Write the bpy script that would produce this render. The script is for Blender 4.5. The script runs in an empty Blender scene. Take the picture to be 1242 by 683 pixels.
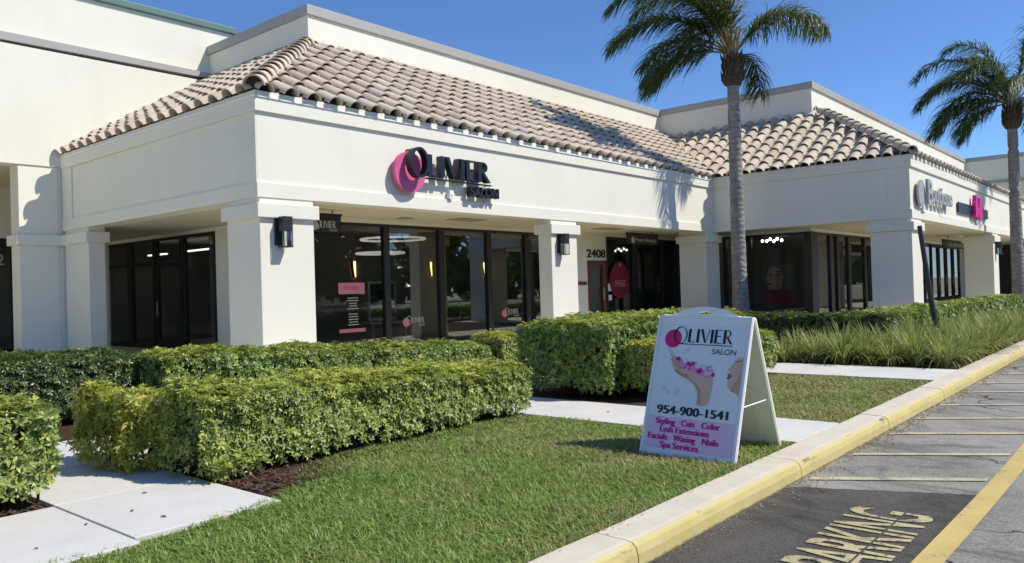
import bpy, bmesh, math, random
import numpy as np
from mathutils import Vector, Matrix
random.seed(7); RNG = np.random.default_rng(7)
SC = bpy.context.scene
COL = SC.collection
R = math.radians
PI = math.pi

# ------------------------------------------------------------------ materials
def newmat(name):
    m = bpy.data.materials.new(name); m.use_nodes = True
    nt = m.node_tree; nt.nodes.clear()
    return m, nt
def nd(nt, t, **kw):
    n = nt.nodes.new(t)
    for k, v in kw.items():
        if k.startswith('in_'):
            key = k[3:]
            key = int(key) if key.isdigit() else key.replace('_', ' ')
            n.inputs[key].default_value = v
        else: setattr(n, k, v)
    return n
def L(nt, a, b): nt.links.new(a, b)
def rgba(c): return (c[0], c[1], c[2], 1.0)
def mixc(nt, fac, a, b, mode='MIX'):
    n = nt.nodes.new('ShaderNodeMix'); n.data_type = 'RGBA'; n.blend_type = mode
    if hasattr(fac, 'is_linked'): L(nt, fac, n.inputs[0])
    else: n.inputs[0].default_value = fac
    for s, v in ((6, a), (7, b)):
        if hasattr(v, 'is_linked'): L(nt, v, n.inputs[s])
        else: n.inputs[s].default_value = rgba(v)
    return n.outputs[2]
def noise(nt, scale, detail=4, rough=.55, vec=None, dist=0):
    n = nd(nt, 'ShaderNodeTexNoise'); n.inputs['Scale'].default_value = scale
    n.inputs['Detail'].default_value = detail; n.inputs['Roughness'].default_value = rough
    n.inputs['Distortion'].default_value = dist
    if vec is not None: L(nt, vec, n.inputs['Vector'])
    return n.outputs['Fac']
def ramp(nt, fac, lo, hi, a=0., b=1.):
    n = nd(nt, 'ShaderNodeMapRange'); n.clamp = True
    L(nt, fac, n.inputs[0]); n.inputs[1].default_value = lo; n.inputs[2].default_value = hi
    n.inputs[3].default_value = a; n.inputs[4].default_value = b
    return n.outputs[0]
def math_(nt, op, a, b=None):
    n = nd(nt, 'ShaderNodeMath'); n.operation = op
    for i, v in enumerate((a, b)):
        if v is None: continue
        if hasattr(v, 'is_linked'): L(nt, v, n.inputs[i])
        else: n.inputs[i].default_value = v
    return n.outputs[0]
def pos(nt): return nd(nt, 'ShaderNodeNewGeometry').outputs['Position']
def isl(nt): return nd(nt, 'ShaderNodeNewGeometry').outputs['Random Per Island']
def scaled(nt, vec, s):
    n = nd(nt, 'ShaderNodeVectorMath'); n.operation = 'MULTIPLY'; L(nt, vec, n.inputs[0]); n.inputs[1].default_value = s
    return n.outputs[0]
def finish(nt, col, rough=.6, spec=.4, bump=None, bstr=.3, bdist=.01, metal=0., coat=0.):
    b = nd(nt, 'ShaderNodeBsdfPrincipled'); o = nd(nt, 'ShaderNodeOutputMaterial')
    if hasattr(col, 'is_linked'): L(nt, col, b.inputs['Base Color'])
    else: b.inputs['Base Color'].default_value = rgba(col)
    if hasattr(rough, 'is_linked'): L(nt, rough, b.inputs['Roughness'])
    else: b.inputs['Roughness'].default_value = rough
    b.inputs['Specular IOR Level'].default_value = spec; b.inputs['Metallic'].default_value = metal
    b.inputs['Coat Weight'].default_value = coat
    if bump is not None:
        n = nd(nt, 'ShaderNodeBump'); n.inputs['Strength'].default_value = bstr; n.inputs['Distance'].default_value = bdist
        L(nt, bump, n.inputs['Height']); L(nt, n.outputs[0], b.inputs['Normal'])
    L(nt, b.outputs[0], o.inputs[0]); return b
def simple(name, col, rough=.6, spec=.4, metal=0., var=.0, coat=0., vs=3.):
    m, nt = newmat(name)
    c = col
    if var:
        f = noise(nt, vs, 5, .6, pos(nt)); c = mixc(nt, f, [x*(1-var) for x in col], [min(1, x*(1+var)) for x in col])
    finish(nt, c, rough, spec, metal=metal, coat=coat); return m
def emit(name, col, s):
    m, nt = newmat(name); e = nd(nt, 'ShaderNodeEmission'); e.inputs[0].default_value = rgba(col); e.inputs[1].default_value = s
    o = nd(nt, 'ShaderNodeOutputMaterial'); L(nt, e.outputs[0], o.inputs[0]); return m

M = {}
def m_stucco():
    m, nt = newmat('stucco'); p = pos(nt)
    big = noise(nt, .7, 5, .6, p)
    st = noise(nt, 1.0, 5, .65, scaled(nt, p, (3.2, 3.2, .25)))
    fine = noise(nt, 60, 5, .6, p)
    c = mixc(nt, ramp(nt, big, .35, .7), (.82, .80, .68), (.785, .76, .635))
    c = mixc(nt, ramp(nt, st, .56, .78, 0, .14), c, (.60, .57, .48))
    finish(nt, c, .85, .2, fine, .25, .006); return m
def m_tile():
    m, nt = newmat('clay_tile'); p = pos(nt); r = isl(nt)
    rp = nd(nt, 'ShaderNodeValToRGB'); L(nt, r, rp.inputs[0])
    e = rp.color_ramp.elements; e[0].position = 0; e[0].color = (.48, .405, .31, 1); e[1].position = 1; e[1].color = (.68, .585, .46, 1)
    for ps, c in ((.3, (.59, .50, .39, 1)), (.6, (.63, .52, .40, 1)), (.8, (.55, .49, .39, 1))):
        x = e.new(ps); x.color = c
    n1 = noise(nt, 1.6, 6, .65, p); n2 = noise(nt, 9, 6, .7, p)
    c = mixc(nt, ramp(nt, n1, .5, .75, 0, .6), rp.outputs[0], (.70, .645, .55))
    c = mixc(nt, ramp(nt, n2, .56, .74, 0, .65), c, (.26, .225, .195))
    finish(nt, c, .85, .25, noise(nt, 50, 5, .6, p), .4, .008); return m
def m_concrete(name, c1, c2, sc=2.):
    m, nt = newmat(name); p = pos(nt)
    a = noise(nt, sc, 6, .65, p); b = noise(nt, 35, 5, .65, p); s = noise(nt, .8, 5, .7, p, 1.)
    c = mixc(nt, ramp(nt, a, .35, .65), c1, c2)
    c = mixc(nt, ramp(nt, b, .55, .8, 0, .35), c, [x*.6 for x in c2])
    c = mixc(nt, ramp(nt, s, .56, .74, 0, .42), c, [x*.66 for x in c1])
    finish(nt, c, .88, .2, b, .25, .004); return m
def m_asphalt(name, c1, c2, crack=True):
    m, nt = newmat(name); p = pos(nt)
    agg = nd(nt, 'ShaderNodeTexVoronoi'); agg.inputs['Scale'].default_value = 110; L(nt, p, agg.inputs['Vector'])
    sep = nd(nt, 'ShaderNodeSeparateColor'); L(nt, agg.outputs['Color'], sep.inputs[0])
    big = noise(nt, .55, 6, .62, scaled(nt, p, (.8, 1.4, 1)), .8)
    mid = noise(nt, 3.2, 6, .7, p)
    c = mixc(nt, ramp(nt, big, .38, .62), c1, c2)
    c = mixc(nt, ramp(nt, mid, .55, .8, 0, .5), c, [x*.62 for x in c1])
    c = mixc(nt, ramp(nt, sep.outputs[0], 0, 1, 0, .45), c, [x*1.55 for x in c2])
    c = mixc(nt, ramp(nt, sep.outputs[1], .8, 1, 0, .55), c, [x*.4 for x in c1])
    st = noise(nt, 1.1, 6, .68, scaled(nt, p, (1.6, .8, 1)), 1.2)
    c = mixc(nt, ramp(nt, st, .52, .68, 0, .62), c, [x*.34 for x in c1])
    br = noise(nt, 2.1, 5, .7, p, .5)
    c = mixc(nt, ramp(nt, br, .62, .75, 0, .4), c, (.22, .165, .085) if crack else (.085, .07, .05))
    h = agg.outputs['Distance']
    if crack:
        wp = nd(nt, 'ShaderNodeVectorMath'); wp.operation = 'ADD'
        nn = nd(nt, 'ShaderNodeTexNoise'); nn.inputs['Scale'].default_value = 1.7; nn.inputs['Detail'].default_value = 6; L(nt, p, nn.inputs['Vector'])
        L(nt, scaled(nt, nn.outputs['Color'], (.9, .9, 0)), wp.inputs[0]); L(nt, p, wp.inputs[1])
        v = nd(nt, 'ShaderNodeTexVoronoi'); v.feature = 'DISTANCE_TO_EDGE'; v.inputs['Scale'].default_value = .42; L(nt, wp.outputs[0], v.inputs['Vector'])
        k = math_(nt, 'MULTIPLY', ramp(nt, v.outputs['Distance'], .002, .007, 1, 0), ramp(nt, noise(nt, .9, 3, .5, p), .46, .56))
        c = mixc(nt, k, c, (.025, .023, .02))
    finish(nt, c, .88, .25, h, .5, .004); return m
def m_paint(name, col, under, wear=.5, gran=7.):
    m, nt = newmat(name); p = pos(nt)
    a = noise(nt, gran, 7, .72, p); b = noise(nt, 60, 4, .6, p); s = math_(nt, 'ADD', math_(nt, 'MULTIPLY', a, .7), math_(nt, 'MULTIPLY', b, .3))
    tone = mixc(nt, ramp(nt, noise(nt, 2.2, 4, .6, p), .35, .65), col, [x*.8 for x in col])
    c = mixc(nt, ramp(nt, s, wear, wear+.09), tone, under)
    finish(nt, c, .75, .3, b, .3, .003); return m
def m_kerb():
    m, nt = newmat('painted_kerb'); p = pos(nt)
    sx = nd(nt, 'ShaderNodeSeparateXYZ'); L(nt, p, sx.inputs[0])
    n1 = noise(nt, 3.5, 6, .7, p); n2 = noise(nt, 18, 6, .7, p); n3 = noise(nt, 1.3, 6, .7, scaled(nt, p, (1.5, 6, 6)))
    # pale worn top, yellow paint on the road face
    edge = math_(nt, 'ADD', sx.outputs[1], math_(nt, 'MULTIPLY', math_(nt, 'SUBTRACT', n1, .5), .06))
    top = mixc(nt, ramp(nt, n1, .35, .65), (.67, .605, .48), (.585, .52, .41))
    top = mixc(nt, ramp(nt, n2, .6, .8, 0, .4), top, (.40, .35, .27))
    yel = mixc(nt, ramp(nt, n1, .35, .65), (.60, .51, .215), (.53, .44, .17))
    yel = mixc(nt, ramp(nt, n2, .54, .66, 0, .75), yel, (.56, .50, .36))
    yel = mixc(nt, ramp(nt, n3, .60, .70, 0, .55), yel, (.30, .26, .17))
    c = mixc(nt, ramp(nt, edge, 2.185, 2.215), yel, top)
    # tyre scuffs along the arris
    band = math_(nt, 'MULTIPLY', ramp(nt, sx.outputs[2], .085, .115), ramp(nt, sx.outputs[1], 2.20, 2.225, 1, 0))
    c = mixc(nt, math_(nt, 'MULTIPLY', band, ramp(nt, n3, .58, .66, 0, .8)), c, (.10, .09, .075))
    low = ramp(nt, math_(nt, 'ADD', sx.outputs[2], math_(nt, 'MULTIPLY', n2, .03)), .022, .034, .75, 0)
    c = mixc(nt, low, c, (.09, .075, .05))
    finish(nt, c, .85, .2, n2, .3, .004); return m
def m_leaf(name, cols, trans=.35, rough=.42, spec=.35):
    m, nt = newmat(name); r = isl(nt)
    rp = nd(nt, 'ShaderNodeValToRGB'); L(nt, r, rp.inputs[0]); e = rp.color_ramp.elements
    e[0].position = 0; e[0].color = rgba(cols[0]); e[1].position = 1; e[1].color = rgba(cols[-1])
    for i, c in enumerate(cols[1:-1]): x = e.new((i+1)/(len(cols)-1)); x.color = rgba(c)
    c = rp.outputs[0]
    b = nd(nt, 'ShaderNodeBsdfPrincipled'); L(nt, c, b.inputs['Base Color']); b.inputs['Roughness'].default_value = rough; b.inputs['Specular IOR Level'].default_value = spec
    t = nd(nt, 'ShaderNodeBsdfTranslucent'); L(nt, mixc(nt, .5, c, (.34, .40, .05)), t.inputs[0])
    mx = nd(nt, 'ShaderNodeMixShader'); mx.inputs[0].default_value = trans; L(nt, b.outputs[0], mx.inputs[1]); L(nt, t.outputs[0], mx.inputs[2])
    o = nd(nt, 'ShaderNodeOutputMaterial'); L(nt, mx.outputs[0], o.inputs[0]); return m
def m_grass():
    m, nt = newmat('turf_blade'); p = pos(nt); r = isl(nt)
    rp = nd(nt, 'ShaderNodeValToRGB'); L(nt, r, rp.inputs[0]); e = rp.color_ramp.elements
    e[0].position = 0; e[0].color = (.15, .26, .048, 1); e[1].position = 1; e[1].color = (.43, .54, .165, 1)
    x = e.new(.55); x.color = (.28, .41, .09, 1)
    rd = nd(nt, 'ShaderNodeValToRGB'); L(nt, r, rd.inputs[0]); e = rd.color_ramp.elements
    e[0].position = 0; e[0].color = (.24, .30, .075, 1); e[1].position = 1; e[1].color = (.58, .47, .25, 1)
    x = e.new(.5); x.color = (.45, .41, .165, 1)
    a = noise(nt, .9, 4, .6, p, .6); b = noise(nt, 4.5, 4, .6, p)
    sx = nd(nt, 'ShaderNodeSeparateXYZ'); L(nt, p, sx.inputs[0])
    # dry along the sunny kerb side and toward the sign, lush in the near corner
    g = ramp(nt, math_(nt, 'SUBTRACT', sx.outputs[0], math_(nt, 'MULTIPLY', sx.outputs[1], .55)), .3, 3.6, -.11, .055)
    k = math_(nt, 'ADD', math_(nt, 'ADD', math_(nt, 'MULTIPLY', a, .62), math_(nt, 'MULTIPLY', b, .38)), g)
    r2 = math_(nt, 'FRACT', math_(nt, 'MULTIPLY', r, 37.7))
    k = math_(nt, 'ADD', k, math_(nt, 'MULTIPLY', math_(nt, 'SUBTRACT', r2, .5), .16))
    dry = ramp(nt, k, .45, .60, 0, .95)
    c = mixc(nt, dry, rp.outputs[0], rd.outputs[0])
    bb = nd(nt, 'ShaderNodeBsdfPrincipled'); L(nt, c, bb.inputs['Base Color']); bb.inputs['Roughness'].default_value = .5; bb.inputs['Specular IOR Level'].default_value = .3
    t = nd(nt, 'ShaderNodeBsdfTranslucent'); L(nt, c, t.inputs[0])
    mx = nd(nt, 'ShaderNodeMixShader'); mx.inputs[0].default_value = .38; L(nt, bb.outputs[0], mx.inputs[1]); L(nt, t.outputs[0], mx.inputs[2])
    o = nd(nt, 'ShaderNodeOutputMaterial'); L(nt, mx.outputs[0], o.inputs[0]); return m
def m_glass(name, tint, gloss=1.0):
    m, nt = newmat(name)
    t = nd(nt, 'ShaderNodeBsdfTransparent'); t.inputs[0].default_value = rgba(tint)
    g = nd(nt, 'ShaderNodeBsdfGlossy'); g.inputs['Roughness'].default_value = .01; g.inputs[0].default_value = (.9, .93, .95, 1)
    f = nd(nt, 'ShaderNodeFresnel'); f.inputs[0].default_value = 1.5
    mx = nd(nt, 'ShaderNodeMixShader'); L(nt, math_(nt, 'MULTIPLY', f.outputs[0], gloss), mx.inputs[0])
    L(nt, t.outputs[0], mx.inputs[1]); L(nt, g.outputs[0], mx.inputs[2])
    o = nd(nt, 'ShaderNodeOutputMaterial'); L(nt, mx.outputs[0], o.inputs[0]); return m
def m_trunk():
    m, nt = newmat('palm_bark'); p = pos(nt)
    rings = nd(nt, 'ShaderNodeTexWave'); rings.bands_direction = 'Z'; rings.inputs['Scale'].default_value = 1.9; rings.inputs['Distortion'].default_value = 6.5
    rings.inputs['Detail'].default_value = 4; rings.inputs['Detail Scale'].default_value = 2.; L(nt, p, rings.inputs['Vector'])
    n = noise(nt, 6, 6, .7, scaled(nt, p, (1, 1, .4))); n2 = noise(nt, 2, 5, .7, scaled(nt, p, (1, 1, 2.5)))
    c = mixc(nt, ramp(nt, n, .3, .7), (.40, .375, .335), (.19, .175, .155))
    c = mixc(nt, ramp(nt, rings.outputs['Fac'], .75, 1., 0, .4), c, (.13, .12, .105))
    c = mixc(nt, ramp(nt, n2, .55, .72, 0, .5), c, (.45, .43, .40))
    h = math_(nt, 'ADD', math_(nt, 'MULTIPLY', rings.outputs['Fac'], -.6), n)
    finish(nt, c, .9, .2, h, .6, .03); return m
def m_mulch():
    m, nt = newmat('mulch'); p = pos(nt)
    a = noise(nt, 45, 6, .75, p); b = noise(nt, 6, 4, .6, p)
    c = mixc(nt, ramp(nt, a, .35, .65), (.035, .02, .013), (.15, .085, .052))
    c = mixc(nt, ramp(nt, b, .5, .75, 0, .5), c, (.09, .06, .045))
    finish(nt, c, .95, .1, a, 1., .03); return m

M['stucco'] = m_stucco()
M['ceiling'] = simple('soffit_paint', (.70, .64, .47), .9, .2, var=.05)
M['coping'] = simple('metal_coping', (.40, .385, .355), .55, .4, var=.10)
M['green_metal'] = simple('green_metal', (.10, .19, .16), .5, .5, var=.15)
M['tile'] = m_tile()
M['felt'] = simple('roof_felt', (.05, .043, .038), .95)
M['bronze'] = simple('bronze_frame', (.022, .019, .017), .4, .5)
M['glass'] = m_glass('tinted_glass', (.80, .80, .78), .42)
M['lampglass'] = m_glass('lamp_glass', (.85, .86, .85), 1.)
M['concrete'] = m_concrete('path_concrete', (.665, .65, .605), (.60, .585, .54))
M['walk'] = m_concrete('walkway_concrete', (.68, .63, .50), (.60, .56, .44))
M['asphalt'] = m_asphalt('old_asphalt', (.175, .167, .145), (.31, .298, .262))
M['patch'] = m_asphalt('sealed_asphalt', (.045, .043, .039), (.105, .096, .083))
M['yellow'] = m_paint('yellow_line_paint', (.62, .48, .17), (.24, .22, .17), .55)
M['stripe'] = m_paint('faded_stripe_paint', (.58, .52, .32), (.24, .23, .19), .51, 5.)
M['letter'] = m_paint('road_letter_paint', (.54, .47, .25), (.085, .078, .066), .51, 11.)
M['kerb'] = m_kerb()
M['soil'] = m_concrete('lawn_soil', (.10, .11, .04), (.17, .15, .075), 3.)
M['mulch'] = m_mulch()
M['grass'] = m_grass()
M['ground'] = simple('far_ground', (.44, .40, .27), .95, var=.2, vs=.2)
M['leafA'] = m_leaf('hedge_leaf_yellow', [(.085, .13, .032), (.17, .24, .055), (.28, .355, .085), (.37, .44, .105), (.48, .52, .15)], .28, .36, .38)
M['leafB'] = m_leaf('hedge_leaf_green', [(.05, .10, .022), (.105, .19, .04), (.175, .275, .055), (.23, .33, .07), (.33, .40, .10)], .24, .36, .42)
M['leafC'] = m_leaf('hedge_leaf_deep', [(.022, .046, .012), (.038, .075, .018), (.06, .105, .024), (.09, .145, .03), (.14, .20, .045)], .22, .34, .5)  # deep palette also carries the far-left hedge's shade in its colour
M['leafN'] = m_leaf('sunlit_new_growth_leaf', [(.36, .41, .075), (.50, .53, .105), (.58, .60, .12), (.66, .66, .16)], .36, .36, .38)  # pale growth palette with the sunlit look of hedge tops in its colour
M['leafY'] = m_leaf('shrub_leaf_gold', [(.22, .28, .05), (.40, .44, .08), (.56, .56, .11), (.68, .65, .15), (.78, .74, .22)], .5)
M['lily'] = m_leaf('strap_leaf', [(.13, .17, .045), (.25, .30, .085), (.40, .43, .14), (.60, .58, .27)], .4)
M['palmleaf'] = m_leaf('palm_leaflet', [(.018, .042, .014), (.028, .062, .02), (.045, .085, .027), (.085, .13, .045)], .28, .42, .35)
M['rachis'] = simple('palm_midrib', (.22, .20, .07), .5)
M['bark'] = m_trunk()
M['boot'] = simple('palm_fibre', (.105, .072, .048), .95, .1, var=.7, vs=14)
M['sheath'] = simple('palm_sheath', (.34, .24, .13), .8, .2, var=.35, vs=9)
M['twig'] = simple('hedge_twig', (.045, .038, .022), .95, .1, var=.5, vs=25)
M['black'] = simple('black_letter', (.012, .012, .018), .35, .5)
M['pink'] = simple('pink_acrylic', (.66, .12, .27), .4, .4)
M['pinkprint'] = simple('pink_print', (.72, .02, .17), .5, .3)
M['steel'] = simple('brushed_letter', (.40, .405, .395), .45, .5, metal=.1)
M['white'] = simple('white_plastic', (.86, .86, .84), .45, .4, var=.03)
M['panelback'] = simple('aged_plastic', (.76, .76, .62), .6, .3, var=.08)
M['signboard'] = simple('sign_board_brown', (.028, .02, .015), .5)
M['cream'] = simple('cream_letter', (.50, .48, .42), .5)
M['rust'] = simple('stained_wood', (.16, .06, .03), .5, .4, var=.25, vs=8)
M['lamp'] = simple('lamp_black', (.018, .018, .02), .45, .5)
M['darkpole'] = simple('dark_metal', (.03, .03, .03), .5, .5)
M['wallint'] = simple('interior_paint', (.26, .25, .225), .9)
M['floorint'] = simple('interior_floor', (.16, .14, .12), .6)
M['ceilint'] = simple('interior_ceiling', (.28, .28, .27), .9)
M['warm'] = emit('sconce_glow', (1., .70, .26), 3.2)
M['cool'] = emit('ring_glow', (1., .95, .85), .42)
M['tube'] = emit('tube_glow', (1., .98, .92), 2.2)
M['bulb'] = emit('bulb_glow', (1., .97, .9), 9.)
M['mirror'] = simple('mirror_silver', (.75, .76, .75), .03, .5, metal=1.)
M['red'] = simple('red_print', (.24, .018, .03), .5)
M['skin'] = simple('skin_print', (.70, .47, .36), .6)
M['skinmid'] = simple('skin_print_mid', (.58, .35, .25), .6)
M['skindark'] = simple('skin_print_dark', (.38, .20, .14), .6)
M['petal'] = simple('petal_print', (.85, .25, .55), .6)
M['petaldark'] = simple('petal_print_dark', (.50, .02, .20), .6)
M['petalpale'] = simple('petal_print_pale', (.76, .64, .72), .6)
M['paper'] = simple('poster_paper', (.80, .81, .82), .55, .35)
M['lilac'] = simple('lilac_print', (.78, .55, .74), .55, .35)
M['magenta'] = simple('magenta_print', (.62, .02, .25), .55)
M['lip'] = simple('lip_print', (.38, .10, .12), .5)
M['grey'] = simple('grey_print', (.10, .10, .10), .6)
M['pinkposter'] = simple('pink_poster', (.62, .22, .24), .6)
M['drape'] = simple('drape', (.14, .15, .15), .8, var=.3, vs=4)
M['leafdry'] = simple('dry_leaf', (.12, .08, .04), .8)
M['teal'] = simple('pale_teal_panel', (.12, .17, .17), .5)

# ------------------------------------------------------------------ mesh builder
class MB:
    def __init__(s): s.v = []; s.f = []; s.m = []
    def add(s, vs, fs, mi=0):
        o = len(s.v); s.v += [tuple(v) for v in vs]; s.f += [tuple(i+o for i in f) for f in fs]; s.m += [mi]*len(fs)
    def box(s, x0, x1, y0, y1, z0, z1, mi=0):
        vs = [(x, y, z) for z in (z0, z1) for y in (y0, y1) for x in (x0, x1)]
        s.add(vs, [(0, 2, 3, 1), (4, 5, 7, 6), (0, 1, 5, 4), (2, 6, 7, 3), (0, 4, 6, 2), (1, 3, 7, 5)], mi)
    def prism(s, poly, a, b, fn, mi=0):
        """poly 2D extruded between a and b along third axis; fn(u,v,w)->xyz"""
        n = len(poly); vs = [fn(u, v, a) for u, v in poly] + [fn(u, v, b) for u, v in poly]
        s.add(vs, [tuple(range(n))[::-1], tuple(range(n, 2*n))] + [(i, (i+1) % n, n+(i+1) % n, n+i) for i in range(n)], mi)
    def tube(s, path, rad, n=8, mi=0, caps=True):
        path = [Vector(p) for p in path]; rings = []
        for i, p in enumerate(path):
            t = (path[min(i+1, len(path)-1)]-path[max(i-1, 0)]).normalized()
            a = t.cross(Vector((0, 0, 1)))
            if a.length < .05: a = t.cross(Vector((0, 1, 0)))
            a.normalize(); b = t.cross(a); r = rad[i] if hasattr(rad, '__len__') else rad
            rings.append([p+a*math.cos(2*PI*k/n)*r+b*math.sin(2*PI*k/n)*r for k in range(n)])
        vs = [v for r in rings for v in r]; fs = []
        for i in range(len(path)-1):
            for k in range(n): fs.append((i*n+k, i*n+(k+1) % n, (i+1)*n+(k+1) % n, (i+1)*n+k))
        if caps: fs += [tuple(range(n))[::-1], tuple(range((len(path)-1)*n, len(path)*n))]
        s.add(vs, fs, mi)
    def build(s, name, mats, parent=None, smooth=False, bevel=0., origin=None):
        me = bpy.data.meshes.new(name)
        if origin is None: origin = parent_world(parent)
        o = Vector(origin)
        me.from_pydata([(v[0]-o.x, v[1]-o.y, v[2]-o.z) for v in s.v], [], s.f)
        if not isinstance(mats, (list, tuple)): mats = [mats]
        for m in mats: me.materials.append(m)
        me.polygons.foreach_set('material_index', s.m)
        bm = bmesh.new(); bm.from_mesh(me); bmesh.ops.recalc_face_normals(bm, faces=bm.faces); bm.to_mesh(me); bm.free()
        if smooth: me.polygons.foreach_set('use_smooth', [True]*len(me.polygons))
        ob = bpy.data.objects.new(name, me); COL.objects.link(ob)
        if parent is not None: ob.parent = parent
        else: ob.location = origin
        if bevel:
            b = ob.modifiers.new('soft_edge', 'BEVEL'); b.width = bevel; b.segments = 2; b.limit_method = 'ANGLE'; b.angle_limit = R(50)
        return ob
def parent_world(p):
    loc = Vector((0, 0, 0))
    while p is not None: loc += p.location; p = p.parent
    return loc
def thing(name, label, cat, loc, group=None):
    o = bpy.data.objects.new(name, None); COL.objects.link(o); o.location = loc; o.empty_display_size = .2
    o['label'] = label; o['category'] = cat
    if group: o['group'] = group
    return o
def tag(o, label, cat, group=None, kind=None):
    if label: o['label'] = label
    if cat: o['category'] = cat
    if group: o['group'] = group
    if kind: o['kind'] = kind
    return o
def struct(o, label=None):
    o['kind'] = 'structure'
    if label: o['label'] = label
    return o
def copy_tree(o, loc, label, parent=None):
    c = o.copy(); COL.objects.link(c)
    if parent is None: c.location = loc; c['label'] = label
    else: c.parent = parent
    for ch in o.children: copy_tree(ch, None, None, c)
    return c
def fastmesh(name, verts, tris, mat, parent=None, origin=(0, 0, 0)):
    """verts Nx3 float array, tris Mx3 int array"""
    me = bpy.data.meshes.new(name)
    verts = (np.asarray(verts)-np.asarray(origin)).astype(np.float32); tris = np.asarray(tris).astype(np.int32)
    me.vertices.add(len(verts)); me.vertices.foreach_set('co', verts.ravel())
    me.loops.add(tris.size); me.loops.foreach_set('vertex_index', tris.ravel())
    me.polygons.add(len(tris)); me.polygons.foreach_set('loop_start', np.arange(0, tris.size, 3, dtype=np.int32))
    me.update(calc_edges=True); me.materials.append(mat)
    ob = bpy.data.objects.new(name, me); COL.objects.link(ob)
    if parent is not None: ob.parent = parent
    else: ob.location = origin
    return ob

# ------------------------------------------------------------------ text
_tc = {}
def text_mesh(s, bold=0., width=None, size=1., shear=0., spacing=1.):
    """filled 2D text -> (verts2d, faces) with left bottom at 0,0; width forces total width"""
    cu = bpy.data.curves.new('txt', 'FONT'); cu.body = s; cu.size = size; cu.offset = bold; cu.shear = shear; cu.space_character = spacing
    ob = bpy.data.objects.new('txt', cu); COL.objects.link(ob)
    dg = bpy.context.evaluated_depsgraph_get(); dg.update()
    me = bpy.data.meshes.new_from_object(ob.evaluated_get(dg))
    v = [(p.co.x, p.co.y) for p in me.vertices]; f = [tuple(p.vertices) for p in me.polygons]
    bpy.data.objects.remove(ob); bpy.data.curves.remove(cu); bpy.data.meshes.remove(me)
    x0 = min(p[0] for p in v); x1 = max(p[0] for p in v)
    k = 1. if width is None else width/(x1-x0)
    return [((x-x0)*k, y) for x, y in v], f
def text_bold(mb, s, fn, th, heavy, **kw):
    for i, d in enumerate((-1, -.5, 0, .5, 1)):
        text_solid(mb, s, (lambda d, i: lambda u, v, w: fn(u+d*heavy, v, w+i*.00025))(d, i), th, **kw)
def text_solid(mb, s, fn, th, mi=0, **kw):
    v, f = text_mesh(s, **kw)
    bm = bmesh.new(); bv = [bm.verts.new((x, y, 0)) for x, y in v]
    for q in f:
        try: bm.faces.new([bv[i] for i in q])
        except ValueError: pass
    bmesh.ops.remove_doubles(bm, verts=bm.verts, dist=1e-5)
    if th:
        r = bmesh.ops.extrude_face_region(bm, geom=list(bm.faces), use_keep_orig=True)
        for g in r['geom']:
            if isinstance(g, bmesh.types.BMVert): g.co.z = th
    bm.verts.index_update()
    mb.add([fn(p.co.x, p.co.y, p.co.z) for p in bm.verts], [tuple(p.index for p in q.verts) for q in bm.faces], mi); bm.free()

def ring_quads(cx, cy, ax, ay, bx, by, sx=0., n=40):
    out = []
    for i in range(n):
        a, b = 2*PI*i/n, 2*PI*(i+1)/n
        out.append([(cx+ax*math.cos(a), cy+ay*math.sin(a)), (cx+ax*math.cos(b), cy+ay*math.sin(b)),
                    (cx+sx+bx*math.cos(b), cy+by*math.sin(b)), (cx+sx+bx*math.cos(a), cy+by*math.sin(a))])
    return out
def logo_letters():
    """LIVIER in contrasted capitals, unit height, starting x=0. returns polygons"""
    P = []; x = 0.
    def rect(a, b, c, d): P.append([(a, c), (b, c), (b, d), (a, d)])
    T, t = .175, .055
    rect(x, x+T, 0, 1); rect(x+T, x+.50, 0, t); x += .58           # L
    rect(x, x+T, 0, 1); x += T+.06                                  # I
    P.append([(x, 1), (x+.17, 1), (x+.40, .16), (x+.33, 0)]); P.append([(x+.40, .16), (x+.60, 1), (x+.66, 1), (x+.40, 0), (x+.33, 0)]); x += .72   # V
    rect(x, x+T, 0, 1); x += T+.09                                  # I
    rect(x, x+T, 0, 1); rect(x+T, x+.50, 1-t, 1); rect(x+T, x+.44, .5, .5+t); rect(x+T, x+.52, 0, t); x += .60     # E
    rect(x, x+T, 0, 1)                                              # R
    cy, ry = .74, .26
    n = 12
    for i in range(n):
        a, b = PI/2-PI*i/n, PI/2-PI*(i+1)/n
        P.append([(x+.27+.22*math.cos(a), cy+ry*math.sin(a)), (x+.27+.22*math.cos(b), cy+ry*math.sin(b)), (x+.27+.13*math.cos(b), cy+(ry-t)*math.sin(b)), (x+.27+.13*math.cos(a), cy+(ry-t)*math.sin(a))])
    rect(x+T, x+.27, 1-t, 1); rect(x+T, x+.27, cy-ry, cy-ry+t)
    P.append([(x+.20, cy-ry-.002), (x+.33, cy-ry-.002), (x+.64, 0), (x+.47, 0)]); x += .64
    return P, x
LOGO, LOGOW = logo_letters()
def disc(cx, cy, r, n=48, ry=None):
    return [(cx+r*math.cos(2*PI*i/n), cy+(ry or r)*math.sin(2*PI*i/n)) for i in range(n)]

# ------------------------------------------------------------------ layout constants
YF, XW, XB, YB = 11.64, 7.26, 23.98, 5.69      # facade planes
YM = 19.86                                     # main block wall
GZ, WZ = .13, .15
SOF, BAND, TOP = 3.10, 4.54, 4.88

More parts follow.
